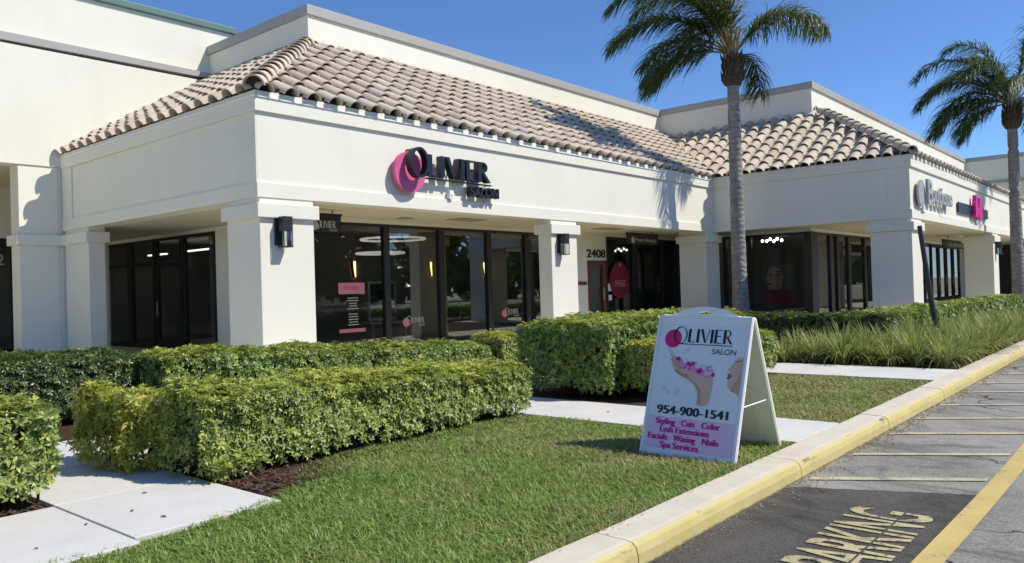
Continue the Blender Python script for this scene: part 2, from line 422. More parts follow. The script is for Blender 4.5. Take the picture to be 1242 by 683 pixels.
# ------------------------------------------------------------------ ground
def sheet(name, x0, x1, y0, y1, z, mat, nx=1, ny=1):
    mb = MB()
    mb.add([(x0+(x1-x0)*i/nx, y0+(y1-y0)*j/ny, z) for j in range(ny+1) for i in range(nx+1)],
           [(j*(nx+1)+i, j*(nx+1)+i+1, (j+1)*(nx+1)+i+1, (j+1)*(nx+1)+i) for j in range(ny) for i in range(nx)])
    return struct(mb.build(name, mat))
sheet('ground', -900, 900, -900, 900, -.03, M['ground'])
sheet('road', -80, 140, -60, 2.2, 0, M['asphalt'])
rj = random.Random(9); edge = []
for i in range(41):
    k = i/40; edge.append((5.93-.47*k+rj.uniform(-.012, .012), 1.06+1.11*k, .004))
mb = MB(); mb.add([(-6, 2.17, .004), (-6, 1.06, .004)]+edge, [tuple(range(43))]); struct(mb.build('road_patch', M['patch']))
# raised lawn ground, mulch beds, walkway
sheet('lawn_ground', -30, 60, 2.3, 30, .105, M['soil'], 1, 1)
def bumpy(name, poly_rects, z, mat, amp=.02, step=.08):
    mb = MB()
    for (x0, x1, y0, y1) in poly_rects:
        nx = max(2, int((x1-x0)/step)); ny = max(2, int((y1-y0)/step))
        vs = []
        for j in range(ny+1):
            for i in range(nx+1):
                e = i in (0, nx) or j in (0, ny)
                vs.append((x0+(x1-x0)*i/nx, y0+(y1-y0)*j/ny, z-.004 if e else z+random.uniform(0, amp)))
        mb.add(vs, [(j*(nx+1)+i, j*(nx+1)+i+1, (j+1)*(nx+1)+i+1, (j+1)*(nx+1)+i) for j in range(ny) for i in range(nx)])
    return struct(mb.build(name, mat))
bumpy('mulch_bed', [(2.93, 3.75, 4.5, 4.999), (2.93, 6.33, 5.0, 6.72), (2.93, 6.33, 8.13, 10.7), (7.46, 9.4, 8.13, 10.7), (-5, 1.93, 5.58, 10.7), (7.46, 11.0, 4.42, 6.72), (9.52, 11.0, 6.73, 10.7), (12.45, 30, 2.5, 5.2), (12.45, 23, 5.2, 10.7)], .114, M['mulch'], .022, .10)

# paths: concrete slabs with joints
mb = MB()
def slab(x0, x1, y0, y1, z=.137):
    mb.box(x0, x1, y0, y1, .06, z)
for a, b in ((-6, -4.4), (-4.4, -2.8), (-2.8, -1.2), (-1.2, .35), (.35, 1.95)): slab(a+.005, b-.005, 4.35, 5.58)
for a, b in ((4.45, 5.6), (5.6, 6.75), (6.75, 8.1)): slab(1.96, 2.89, a+.004, b-.004)
mb2 = mb
vs = [(1.96, 4.30, .06), (2.72, 4.44, .06), (1.96, 4.44, .06)]
for a, b in ((2.43, 3.9), (3.9, 5.4), (5.4, 7.2), (7.2, 9.0), (9.0, 10.88)): slab(6.38, 7.42, a+.004, b-.004)
for a, b in ((2.43, 3.8), (3.8, 5.2), (5.2, 7.2), (7.2, 9.0), (9.0, 10.88)): slab(11.06, 12.42, a+.004, b-.004)
for a, b in ((2.9, 4.6), (4.6, 6.37), (7.43, 9.0)): slab(a+.004, b-.004, 6.75, 8.1)
slab(9.01, 9.48, 6.75, 8.1)
struct(mb.build('path', M['concrete'], bevel=.006))
mb = MB(); mb.box(-25, 62, 10.9, 25, .05, WZ); mb.box(23.3, 62, 5.25, 10.9, .05, WZ-.003)
struct(mb.build('walkway', M['walk']))

# kerb
def kerb_profile(y): return None
mb = MB()
xs = [3.48+2.26*i for i in range(-14, 26)]
for a, b in zip(xs[:-1], xs[1:]):
    dz = random.uniform(-.004, .004); dy = random.uniform(-.006, .006)
    prof = [(2.16+dy, -.02), (2.165+dy, .075+dz), (2.178+dy, .112+dz), (2.20+dy, .129+dz), (2.235+dy, .136+dz), (2.42, .140+dz), (2.425, -.02)]
    N = 8; sec = []
    for i in range(N+1):
        x = a+.004+(b-a-.008)*i/N
        j = 0 if i in (0, N) else random.uniform(-.003, .003)
        sec.append([(x, p[0]+j+(.012*max(0, (3.6-x))**1.2 if x < 3.6 else 0), p[1]+j*.5) for p in prof])
    n = len(prof); vs = [p for s_ in sec for p in s_]; fs = []
    for i in range(N):
        for k in range(n-1): fs.append((i*n+k, i*n+k+1, (i+1)*n+k+1, (i+1)*n+k))
    fs += [tuple(range(n)), tuple(range(N*n, N*n+n))[::-1]]
    mb.add(vs, fs)
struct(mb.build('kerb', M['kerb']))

# painted markings
mb = MB(); mb.add([(x, y+.02*math.sin(x*.7), .009) for x in np.linspace(-6, 60, 120) for y in (.955, 1.085)], [(2*i, 2*i+2, 2*i+3, 2*i+1) for i in range(119)])
struct(mb.build('yellow_line', M['yellow']))
mb = MB()
for k, x in enumerate([5.72, 6.72, 7.76, 8.75, 9.78, 10.98, 12.0, 13.2, 14.4, 15.6, 16.8, 18, 19.2, 20.4]):
    w = .10; dx = .62
    x0 = x+random.uniform(-.02, .02)
    mb.add([(x0, 2.11, .007), (x0+w, 2.11, .007), (x0+dx+w, 1.09, .007), (x0+dx, 1.09, .007)], [(0, 1, 2, 3)])
struct(mb.build('hatch_marking', M['stripe']))
# NO PARKING stencil, read from the road
def stencil(word, x0, x1):
    v, f = text_mesh(word, bold=.016, width=x1-x0)
    bm = bmesh.new(); bv = [bm.verts.new((x, y, 0)) for x, y in v]
    for q in f:
        try: bm.faces.new([bv[i] for i in q])
        except ValueError: pass
    ym = max(p[1] for p in v); y0 = min(p[1] for p in v)
    for lo in (.345, .372):
        bmesh.ops.bisect_plane(bm, geom=list(bm.verts)+list(bm.edges)+list(bm.faces), plane_co=(0, y0+(ym-y0)*lo, 0), plane_no=(0, 1, 0))
    kill = [q for q in bm.faces if y0+(ym-y0)*.345 < q.calc_center_median().y < y0+(ym-y0)*.372]
    bmesh.ops.delete(bm, geom=kill, context='FACES')
    bm.verts.index_update()
    mb.add([(x0+p.co.x, 1.165+.465*(p.co.y-y0)/(ym-y0), .0095) for p in bm.verts], [tuple(p.index for p in q.verts) for q in bm.faces]); bm.free()
mb = MB(); stencil('PARKING', 3.98, 5.22); stencil('NO', 3.15, 3.52)
struct(mb.build('road_lettering', M['letter']), 'NO PARKING stencilled in pale yellow on dark asphalt')

# ------------------------------------------------------------------ building helpers
def cap_column(name, x0, x1, y0, y1, ztop, root, capz=(2.76, 3.0), p=.075):
    mb = MB(); mb.box(x0, x1, y0, y1, WZ-.03, ztop); c = mb.build(name, M['stucco'], root, bevel=.012)
    mb = MB(); z0, z1 = capz; q = p
    # collar around shaft (four butted pieces)
    mb.box(x0-q, x1+q, y0-q, y0-.002, z0, z1); mb.box(x0-q, x1+q, y1+.002, y1+q, z0, z1)
    mb.box(x0-q, x0-.002, y0-.002, y1+.002, z0+.001, z1-.001); mb.box(x1+.002, x1+q, y0-.002, y1+.002, z0+.001, z1-.001)
    mb.build('capital', M['stucco'], c, bevel=.01)
    return c
class Frame2:
    """place along X (wall at y) or along Y (wall at x)"""
    def __init__(s, ax, off): s.ax = ax; s.off = off
    def box(s, mb, a0, a1, d0, d1, z0, z1, mi=0):
        if s.ax == 'x': mb.box(a0, a1, s.off+d0, s.off+d1, z0, z1, mi)
        else: mb.box(s.off+d0, s.off+d1, a0, a1, z0, z1, mi)
def window_bay(fr, a0, a1, z0, z1, root, jamb=.12, last=False, transom=None, name='window'):
    mb = MB(); d = .12
    fr.box(mb, a0, a0+jamb, -d/2, d/2, z0, z1)
    e = a1
    if last: fr.box(mb, a1-jamb, a1, -d/2, d/2, z0, z1); e = a1-jamb
    fr.box(mb, a0+jamb, e, -d/2+.005, d/2-.005, z0, z0+.12)
    fr.box(mb, a0+jamb, e, -d/2+.005, d/2-.005, z1-.07, z1)
    if transom: fr.box(mb, a0+jamb, e, -d/2+.005, d/2-.005, transom, transom+.09)
    w = mb.build(name, M['bronze'], root)
    mb = MB(); fr.box(mb, a0+jamb, e, -.004, .004, z0+.12, z1-.07); mb.build('pane', M['glass'], w)
    return w
def glass_door(fr, a0, a1, z0, z1, root, mat='bronze', st=.10):
    mb = MB(); d = .05
    fr.box(mb, a0, a0+st, -d, d, z0, z1); fr.box(mb, a1-st, a1, -d, d, z0, z1)
    fr.box(mb, a0+st, a1-st, -d+.004, d-.004, z0, z0+.25); fr.box(mb, a0+st, a1-st, -d+.004, d-.004, z1-.13, z1)
    dd = mb.build('door', M[mat], root)
    mb = MB(); fr.box(mb, a0+st, a1-st, -.004, .004, z0+.25, z1-.13); mb.build('pane', M['glass'], dd)
    mb = MB(); fr.box(mb, a1-st-.06, a1-st-.03, -d-.05, -d-.02, z0+.85, z0+1.25); mb.build('handle', M['steel'], dd)
    return dd

# tiled roof slope -----------------------------------------------------------
PITCH, EXPO = .468, .50
def slope_mesh(mb, n_col, u0, K, Pm, seed):
    rnd = random.Random(seed)
    LEN = EXPO+.07
    for c in range(n_col):
        u = u0+(c+.5)*PITCH
        for k in range(K):
            s0 = k*EXPO-.025
            j = rnd.uniform(-.013, .013); hj = rnd.uniform(0, .02); tw = rnd.uniform(-.02, .02)
            # cover (convex), with inner lip
            rl, rh = .155, .130; n = 8
            vs = []
            for (s, r, h) in ((s0+rnd.uniform(-.012, .012), rl, .058+hj), (s0+LEN, rh, .018)):
                for rr in (r, r-.022):
                    for i in range(n+1):
                        a = PI*i/n
                        vs.append(Pm(u+j+tw*(s-s0)*2-rr*math.cos(a), s, h+.03+rr*.92*math.sin(a)))
            q = n+1; fs = []
            for i in range(n):
                fs.append((i, i+1, 2*q+i+1, 2*q+i)); fs.append((q+i+1, q+i, 3*q+i, 3*q+i+1)); fs.append((i+1, i, q+i, q+i+1))
            mb.add(vs, fs)
            if k == 0:
                vs = [Pm(u+j, s0+.15, .0)]+[Pm(u+j-.136*math.cos(PI*i/n), s0+.15, .085+.125*math.sin(PI*i/n)) for i in range(n+1)]
                mb.add(vs, [(0, i+1, i+2) for i in range(n)], 1)  # dark plug stands in for shade inside the hollow cover end
                mb.add([Pm(u-PITCH/2, s0+.15, -.03), Pm(u+PITCH/2, s0+.15, -.03), Pm(u+PITCH/2, s0+.15, .13), Pm(u-PITCH/2, s0+.15, .13)], [(0, 1, 2, 3)], 1)  # dark strip paints the shade between covers along the eave
            # pan (concave)
            vs = []; n2 = 5; up = u+PITCH/2
            for (s, h) in ((s0+(.105 if k == 0 else -.03), .03), (s0+LEN, .0)):
                for i in range(n2+1):
                    a = PI*i/n2; vs.append(Pm(up-.15*math.cos(a), s, .135+h-.12*math.sin(a)))
            mb.add(vs, [(i, i+1, n2+1+i+1, n2+1+i) for i in range(n2)])
def clip_build(mb, name, planes, parent):
    bm = bmesh.new(); vs = [bm.verts.new(v) for v in mb.v]
    for f, mi in zip(mb.f, mb.m):
        try: bm.faces.new([vs[i] for i in f]).material_index = mi
        except ValueError: pass
    for co, no in planes:
        bmesh.ops.bisect_plane(bm, geom=list(bm.verts)+list(bm.edges)+list(bm.faces), plane_co=co, plane_no=no, clear_outer=True)
    o = parent_world(parent)
    for v in bm.verts: v.co -= o
    me = bpy.data.meshes.new(name); bm.to_mesh(me); bm.free(); me.materials.append(M['tile']); me.materials.append(M['felt'])
    me.polygons.foreach_set('use_smooth', [True]*len(me.polygons))
    ob = bpy.data.objects.new(name, me); COL.objects.link(ob); ob.parent = parent
    sp = ob.modifiers.new('split', 'EDGE_SPLIT'); sp.split_angle = R(40)
    return ob
TAN = .63; OVER = .03; EZ = TOP-.085
ca = 1/math.sqrt(1+TAN*TAN); sa = TAN*ca
def P_front(y0):  # slope rising towards +y from eave at y0-OVER
    return lambda u, s, h: (u, y0-OVER+s*ca-h*sa, EZ+s*sa+h*ca)
def P_left(x0):   # slope rising towards +x
    return lambda u, s, h: (x0-OVER+s*ca-h*sa, u, EZ+s*sa+h*ca)
def hip_caps(name, x0, y0, run, parent):
    mb = MB(); d = Vector((1, 1, TAN)); Ld = d.length; d.normalize(); side = Vector((1, -1, 0)).normalized(); up = side.cross(d); up = up if up.z > 0 else -up
    base = Vector((x0-OVER+.02, y0-OVER+.02, EZ+.02)); tot = run*Ld; n = 10; k = 0; s = -.03
    while s < tot:
        vs = []; j = random.uniform(-.01, .01)
        for (t, r, h) in ((s, .185, .13), (s+.48, .155, .085)):
            for rr in (r, r-.025):
                for i in range(n+1):
                    a = PI*i/n*1.0; vs.append(base+d*t+side*(rr*math.cos(a)+j)+up*(h+rr*math.sin(a)))
        q = n+1; fs = []
        for i in range(n):
            fs.append((i, i+1, 2*q+i+1, 2*q+i)); fs.append((q+i+1, q+i, 3*q+i, 3*q+i+1)); fs.append((i+1, i, q+i, q+i+1))
        mb.add(vs, fs)
        if k == 0: mb.add([base+d*(s+.12)+up*.02]+[base+d*(s+.12)+side*.16*math.cos(PI*i/n)+up*(.11+.155*math.sin(PI*i/n)) for i in range(n+1)], [(0, i+1, i+2) for i in range(n)], 1)  # dark plug stands in for shade in the open hip end
        k += 1; s += .40
    ob = mb.build(name, [M['tile'], M['felt']], parent, smooth=True)
    sp = ob.modifiers.new('split', 'EDGE_SPLIT'); sp.split_angle = R(40); return ob

def wall_lamp(x, y, z, label):
    r = thing('wall_lantern', label, 'wall lamp', (x, y, z), 'lanterns on the arcade columns')
    mb = MB(); mb.box(x-.13, x-.0, y-.045, y, z+.04, z+.52); mb.build('back_plate', M['lamp'], r)
    mb = MB(); mb.box(x-.09, x+.09, y-.22, y-.05, z+.27, z+.52); mb.box(x-.09, x+.09, y-.22, y-.05, z, z+.02)
    for px_ in (x-.09, x+.078):
        for py_ in (y-.22, y-.062): mb.box(px_, px_+.012, py_, py_+.012, z+.02, z+.27)
    mb.build('lamp_body', M['lamp'], r)
    mb = MB(); mb.box(x-.075, x+.075, y-.205, y-.065, z+.022, z+.268); mb.build('lamp_glass', M['lampglass'], r)
    return r

# ================================================================== SALON BUILDING
sal = thing('shop_building', 'cream arcade building with brown tiled roof, salon storefront and number 2408', 'building', (XW, YF, WZ))
OP = .04   # trims proud of panel
DEP = 8.22
mb = MB()
mb.box(XW+OP, XB+1.0, YF+OP, YF+.5, SOF+.02, TOP-.004); mb.box(XW+OP, XW+.5, YF+.501, YM-.02, SOF+.02, TOP-.004)
mb.build('fascia', M['stucco'], sal)
mb = MB()   # bottom and top trims, corner pilaster strip on the side face
for z0, z1, o in ((SOF, SOF+.25, 0.), (BAND, TOP, -.012)):
    mb.box(XW+o, XB-.001, YF+o, YF+OP-.002, z0, z1); mb.box(XW+o, XW+OP-.002, YF+OP-.001, YM-.003, z0, z1)
mb.box(XW+.012, XW+OP-.001, YF+OP, YF+.62, SOF+.251, BAND-.001)
mb.box(XW+.012, XW+OP-.001, YM-.55, YM-.004, SOF+.251, BAND-.001)
mb.build('fascia_trim', M['stucco'], sal, bevel=.006)
mb = MB(); mb.box(XW-.035, XB-.06, YF-.035, YF-.014, TOP-.11, TOP-.08); mb.box(XW-.035, XW-.014, YF-.013, YM-.003, TOP-.11, TOP-.08); mb.build('drip_edge', M['white'], sal)
cap_column('column', 7.30, 8.37, YF+.02, 12.68, SOF+.05, sal)
cap_column('column', 15.25, 16.31, YF+.02, 12.06, SOF+.05, sal)
cap_column('column', 7.30, 7.66, 18.52, YM-.03, SOF+.05, sal)
mb = MB(); mb.box(XW+.5, 26.05, YF+.501, 14.27, SOF+.03, SOF+.12); mb.box(XW+.5, 9.92, 14.271, 24, SOF+.03, SOF+.12); mb.build('soffit', M['ceiling'], sal)
VENT = simple('vent_paint', (.36, .33, .25), .7)
for x, y, w, d in ((13.2, 12.7, .9, .5), (12.0, 13.3, .28, .28), (17.2, 12.5, .35, .2), (19.0, 12.6, 1.0, .45)): 
    mb = MB(); mb.box(x, x+w, y, y+d, SOF+.012, SOF+.029); mb.build('soffit_vent', VENT, sal)
# parapet
PX, PY = 11.17, 15.57
mb = MB(); mb.box(PX, 28.2, PY, PY+.35, 5.2, 8.06); mb.box(PX, PX+.35, PY+.351, 19.42, 5.2, 8.06); mb.box(PX, PX+.35, 19.421, 26, 5.2, 8.06)
mb.build('parapet', M['stucco'], sal)
mb = MB(); mb.box(PX-.06, 27.6, PY-.06, PY+.42, 8.06, 8.30); mb.box(PX-.06, PX+.42, PY+.421, 26, 8.06, 8.30)
mb.build('coping', M['coping'], sal, bevel=.012)
mb = MB(); mb.box(PX+.36, 28, PY+.36, 26, 7.4, 7.5); mb.build('flat_roof', M['felt'], sal)
# roof underlay + tiles
run = PY-YF
def under(mb, pts): mb.add([(p[0], p[1], p[2]-.015) for p in pts]+[(p[0], p[1], p[2]-.05) for p in pts], [tuple(range(len(pts))), tuple(range(len(pts), 2*len(pts)))[::-1]]+[(i, (i+1) % len(pts), len(pts)+(i+1) % len(pts), len(pts)+i) for i in range(len(pts))])
zt = EZ+(run+OVER)*TAN
xc = XB-OVER
mb = MB()
under(mb, [(XW-OVER+.20, YF-OVER+.20, EZ+.12), (xc+.22, YF-OVER+.20, EZ+.12), (xc+run+OVER, PY, zt), (PX, PY, zt)])
under(mb, [(XW-OVER+.20, YF-OVER+.20, EZ+.12), (PX, PY, zt), (PX, YM-.01, zt), (XW-OVER+.20, YM-.01, EZ+.12)])
mb.build('roof_deck', M['felt'], sal)
K = int((run+OVER)/ca/EXPO)+1
tm = MB(); slope_mesh(tm, 45, XW-OVER-.05, K, P_front(YF), 1)
hipc = (XW-OVER, YF-OVER, 0)
clip_build(tm, 'tile_roof', [(hipc, (-1, 1, 0)), ((XB-OVER, YF-OVER, 0), (1, -1, 0)), ((0, PY-.02, 0), (0, 1, 0))], sal)
tm = MB(); slope_mesh(tm, 18, YF-OVER, K, P_left(XW), 2)
clip_build(tm, 'tile_roof', [(hipc, (1, -1, 0)), ((PX-.02, 0, 0), (1, 0, 0)), ((0, YM-.02, 0), (0, 1, 0))], sal)
hip_caps('hip_cap', XW, YF, run+OVER-.12, sal)
# storefront
fx = Frame2('x', 14.2); fy = Frame2('y', 9.85)
WT = 3.04
bays = [9.91, 12.09, 13.88, 15.67, 17.28, 18.35]
for i in range(5): window_bay(fx, bays[i], bays[i+1], WZ, WT, sal, last=(i == 4), jamb=.17 if i else .13)
lb = [(14.27, 15.6), (15.6, 17.45)]
for a, b in ((17.55, 19.25), (20.7, 22.2), (22.2, 23.95)): window_bay(fy, a, b, WZ, WT, sal, last=True, jamb=.11, transom=2.36 if a > 20 else None)
glass_door(fy, 19.27, 20.68, WZ, 2.4, sal)
window_bay(fy, 19.27, 20.68, 2.42, WT, sal, last=True, jamb=.06)
mb = MB()
mb.box(18.36, 20.28, 14.13, 14.27, WZ, WT); mb.box(20.28, 21.36, 14.13, 14.27, 2.27, WT)       # beside and over the wooden door
mb.box(9.78, 9.92, 14.28, 17.54, WZ, WT)                                                        # side wall pier
mb.box(9.78, 9.905, 14.12, 14.279, WZ, WT)
mb.box(9.905, 26.0, 14.125, 14.275, WT+.001, SOF+.029); mb.box(9.775, 9.925, 14.281, 24, WT+.001, SOF+.029)
mb.build('wall', M['stucco'], sal)
dmb = glass_door(fx, 20.29, 21.35, WZ, 2.26, sal, 'rust', .16)
window_bay(fx, 21.37, 23.02, WZ, WT, sal, jamb=.10)
window_bay(fx, 23.02, 24.95, WZ, WT, sal, jamb=.26)
window_bay(fx, 24.95, 26.02, WZ, WT, sal, jamb=.10, last=True)
mb = MB()
mb.box(9.95, 20.0, 18.0, 18.15, WZ, SOF); mb.box(19.9, 20.05, 14.3, 17.99, WZ, SOF); mb.box(20.06, 33, 17.0, 17.15, WZ, SOF)
mb.box(9.95, 20.0, 23.6, 23.75, WZ, SOF)
mb.build('interior_wall', M['wallint'], sal)
mb = MB(); mb.box(9.93, 33, 14.28, 24, WZ-.02, WZ+.005); mb.build('interior_floor', M['floorint'], sal)
mb = MB(); mb.box(9.93, 33, 14.28, 24, SOF+.0, SOF+.02); mb.build('interior_ceiling', M['ceilint'], sal)

# ================================================================== SECOND BUILDING
b2 = thing('shop_building', 'cream arcade building with tiled hip roof projecting behind the front palm', 'building', (XB, YB, WZ))
X2 = 49.0
mb = MB(); mb.box(XB+OP, X2, YB+OP, YB+.5, SOF+.02, TOP-.004); mb.box(XB+OP, XB+.5, YB+.501, YF+.6, SOF+.02, TOP-.004); mb.build('fascia', M['stucco'], b2)
mb = MB()
for z0, z1, o in ((SOF, SOF+.25, 0.), (BAND, TOP, -.012)):
    mb.box(XB+o, X2, YB+o, YB+OP-.002, z0, z1); mb.box(XB+o, XB+OP-.002, YB+OP-.001, YF+.6, z0, z1)
mb.box(XB+.012, XB+OP-.001, YB+OP, YB+.62, SOF+.251, BAND-.001)
mb.build('fascia_trim', M['stucco'], b2, bevel=.006)
cap_column('column', 24.02, 25.10, YB+.03, 6.82, SOF+.05, b2)
cap_column('column', 23.42, 24.36, YF+.02, 12.62, SOF+.05, b2)
cap_column('column', 36.40, 37.55, YB+.03, 6.75, SOF+.05, b2)
mb = MB(); mb.box(XB+.5, X2, YB+.501, 9.37, SOF+.032, SOF+.12); mb.box(XB+.5, 26.17, 9.371, YF+.5, SOF+.032, SOF+.12); mb.build('soffit', M['ceiling'], b2)
mb = MB(); mb.box(26.5, 28.6, 6.6, 7.2, SOF+.012, SOF+.03); mb.build('soffit_vent', simple('vent_paint_dark', (.30, .27, .20), .7), b2)
QX, QY = 27.62, 9.62
mb = MB(); mb.box(QX, 53.3, QY, QY+.35, 5.2, 8.08); mb.box(QX, QX+.35, QY+.351, PY+1, 5.2, 8.08); mb.build('parapet', M['stucco'], b2)
mb = MB(); mb.box(QX-.06, 52.95, QY-.06, QY+.42, 8.08, 8.32); mb.box(QX-.06, QX+.42, QY+.421, PY+1, 8.081, 8.319); mb.build('coping', M['coping'], b2, bevel=.012)
mb = MB(); mb.box(QX+.36, 53, QY+.36, 24, 7.4, 7.5); mb.build('flat_roof', M['felt'], b2)
rx = QX-XB; ry = QY-YB
z1_ = EZ+(rx+OVER)*TAN; z2_ = EZ+(ry+OVER)*TAN
mb = MB()
under(mb, [(XB-OVER+.20, YB-OVER+.20, EZ+.12), (X2, YB-OVER+.20, EZ+.12), (X2, QY, z2_), (XB+ry, QY, z2_)])
under(mb, [(XB-OVER+.20, YB-OVER+.20, EZ+.12), (QX, YB+rx, z1_), (QX, YF+rx+.02, z1_), (XB-OVER+.20, YF-OVER+.21, EZ+.12)])
mb.build('roof_deck', M['felt'], b2)
K2 = int((rx+OVER)/ca/EXPO)+1; K3 = int((ry+OVER)/ca/EXPO)+1
h2 = (XB-OVER, YB-OVER, 0)
tm = MB(); slope_mesh(tm, 22, YB-OVER-.1, K2, P_left(XB), 3)
clip_build(tm, 'tile_roof', [(h2, (1, -1, 0)), ((XB-OVER, YF-OVER, 0), (-1, 1, 0)), ((QX-.02, 0, 0), (1, 0, 0))], b2)
tm = MB(); slope_mesh(tm, 54, XB-OVER-.05, K3, P_front(YB), 4)
clip_build(tm, 'tile_roof', [(h2, (-1, 1, 0)), ((0, QY-.02, 0), (0, 1, 0)), ((X2+.02, 0, 0), (1, 0, 0))], b2)
hip_caps('hip_cap', XB, YB, rx+OVER-.1, b2)
gx = Frame2('x', 9.3); gy = Frame2('y', 26.1)
cuts = [14.10, 12.2, 11.28, 9.37]
for a, b in zip(cuts[1:], cuts[:-1]): window_bay(gy, a, b, WZ, WT, b2, jamb=.12)
mb = MB(); mb.box(25.98, 26.35, 9.2, 9.36, WZ, WT); mb.build('corner_post', M['bronze'], b2)
cuts = [26.36, 27.9, 28.6, 29.85, 31.75, 33.6, 37.2, 40.9, 42.3]
for i, (a, b) in enumerate(zip(cuts[:-1], cuts[1:])): window_bay(gx, a, b, WZ, WT, b2, jamb=.30 if i in (0, 1) else .22)
for a, b in ((42.32, 43.9), (43.92, 45.5), (45.52, 47.1), (47.12, 48.7)): glass_door(gx, a, b, WZ, WT-.05, b2, st=.2)
mb = MB(); mb.box(26.0, 49, 9.22, 9.375, WT+.001, SOF+.031); mb.box(26.02, 26.18, 9.376, 14.1, WT+.001, SOF+.031); mb.box(48.72, 52, 9.22, 9.375, WZ, WT); mb.build('wall', M['stucco'], b2)
mb = MB(); mb.box(26.2, 49, 13.2, 13.35, WZ, SOF); mb.box(33.2, 33.3, 9.5, 13.19, WZ, SOF); mb.build('interior_wall', M['wallint'], b2)
mb = MB(); mb.box(26.2, 49, 9.38, 14.27, WZ-.02, WZ+.004); mb.build('interior_floor', M['floorint'], b2)
mb = MB(); mb.box(26.2, 49, 9.38, 14.27, SOF+.001, SOF+.019); mb.build('interior_ceiling', M['ceilint'], b2)

# ================================================================== MAIN TALL BLOCK (left)
mn = thing('department_block', 'tall plain cream block with grey ledge and green roof edge at far left', 'building', (0, YM, WZ))
mb = MB(); mb.box(-14, XW-.002, YM, YM+.4, 4.585, 7.27); mb.box(XW-.001, PX-.002, YM, YM+.4, 4.9, 7.27); mb.build('wall', M['stucco'], mn)
mb = MB(); mb.box(-14, 11.9, YM+.25, YM+.6, 7.271, 8.80); mb.build('upper_wall', M['stucco'], mn)
mb = MB()
mb.add([(-14, YM-.035, 7.22), (PX-.002, YM-.03, 7.36), (PX-.002, YM-.03, 7.50), (-14, YM-.035, 7.56), (-14, YM+.249, 7.22), (PX-.002, YM+.249, 7.36), (PX-.002, YM+.249, 7.51), (-14, YM+.249, 7.58)],
       [(0, 1, 2, 3), (5, 4, 7, 6), (3, 2, 6, 7), (1, 0, 4, 5), (0, 3, 7, 4), (1, 5, 6, 2)])
mb.build('ledge', M['coping'], mn)
mb = MB(); mb.box(-14, 12.0, YM+.16, YM+.7, 8.80, 8.98); mb.build('roof_edge', M['green_metal'], mn, bevel=.02)
mb = MB(); mb.box(-14, 11.9, YM+.601, 30, 8.5, 8.6); mb.build('flat_roof', M['felt'], mn)
cap_column('column', 6.37, 7.20, YM+.03, 20.4, 4.584, mn)
mb = MB(); mb.box(7.202, 8.3, YM+.035, YM+.395, WZ, 4.58); mb.build('pier', M['stucco'], mn)
cap_column('column', -2.2, -1.2, YM+.03, 20.9, 4.584, mn)
mb = MB(); mb.box(-14, 10.4, YM+.401, 24.19, 4.584, 4.68); mb.box(7.93, 9.76, YM+.41, 24, SOF+.121, SOF+.2); mb.build('soffit', M['ceiling'], mn)
mb = MB(); mb.box(-14, 10.4, 24.0, 24.2, 3.201, 4.58); mb.box(9.655, 10.4, 24.001, 24.2, WZ, 3.2); mb.build('back_wall', M['stucco'], mn)
f3 = Frame2('x', 24.08)
for i in range(11): window_bay(f3, -14+i*2.15, -14+(i+1)*2.15, WZ, 3.199, mn, jamb=.12)
mb = MB(); mb.box(-14, 9.76, 27, 27.1, WZ, 4.5); mb.build('interior_wall', M['wallint'], mn)
mb = MB(); mb.box(-14, 9.76, 24.2, 27, 3.2, 3.25); mb.build('interior_ceiling', M['ceilint'], mn)
mb = MB(); text_solid(mb, '2', lambda u, v, w: (7.12+u, 23.98-w, 2.48+v), .02, size=.42); o = mb.build('house_number', M['cream'], mn)

# ================================================================== FAR BLOCK (right)
fb = thing('shop_building', 'grey shaded end wall of the farthest building beyond the second palm', 'building', (53, 3, WZ))
mb = MB(); mb.box(53.0, 53.4, 4.4, QY+6, 6.9, 8.1); mb.box(53.401, 90, 4.4, 4.8, 5.0, 8.1); mb.box(53.02, 53.39, 4.4, QY+6, 5.0, 6.72); mb.build('parapet', M['stucco'], fb)
mb = MB(); mb.box(52.94, 53.45, 4.34, QY+6, 8.1, 8.34); mb.box(53.451, 90, 4.34, 4.86, 8.1, 8.34); mb.build('coping', M['coping'], fb)
mb = MB(); mb.box(52.9, 53.38, 4.33, QY+6, 6.721, 6.899); mb.build('ledge', M['coping'], fb)
mb = MB(); mb.box(49.3, 49.8, .6, QY, SOF, TOP); mb.box(49.801, 90, .6, 1.1, SOF, TOP); mb.build('fascia', M['stucco'], fb)
tm = MB(); slope_mesh(tm, 24, .3, 9, P_left(49.3), 5)
clip_build(tm, 'tile_roof', [((49.3-OVER, .6-OVER, 0), (1, -1, 0)), ((52.98, 0, 0), (1, 0, 0)), ((0, YB-OVER-.02, 0), (0, 1, 0))], fb)
cap_column('column', 49.4, 50.5, .7, 1.7, SOF, fb)
mb = MB(); mb.box(52.2, 52.4, 3.3, 9.2, WZ, SOF); mb.box(52.401, 90, 3.3, 3.5, WZ, SOF); mb.build('wall', M['bronze'], fb)
mb = MB(); mb.box(49.801, 90, 1.101, 9, SOF+.02, SOF+.1); mb.build('soffit', M['ceiling'], fb)

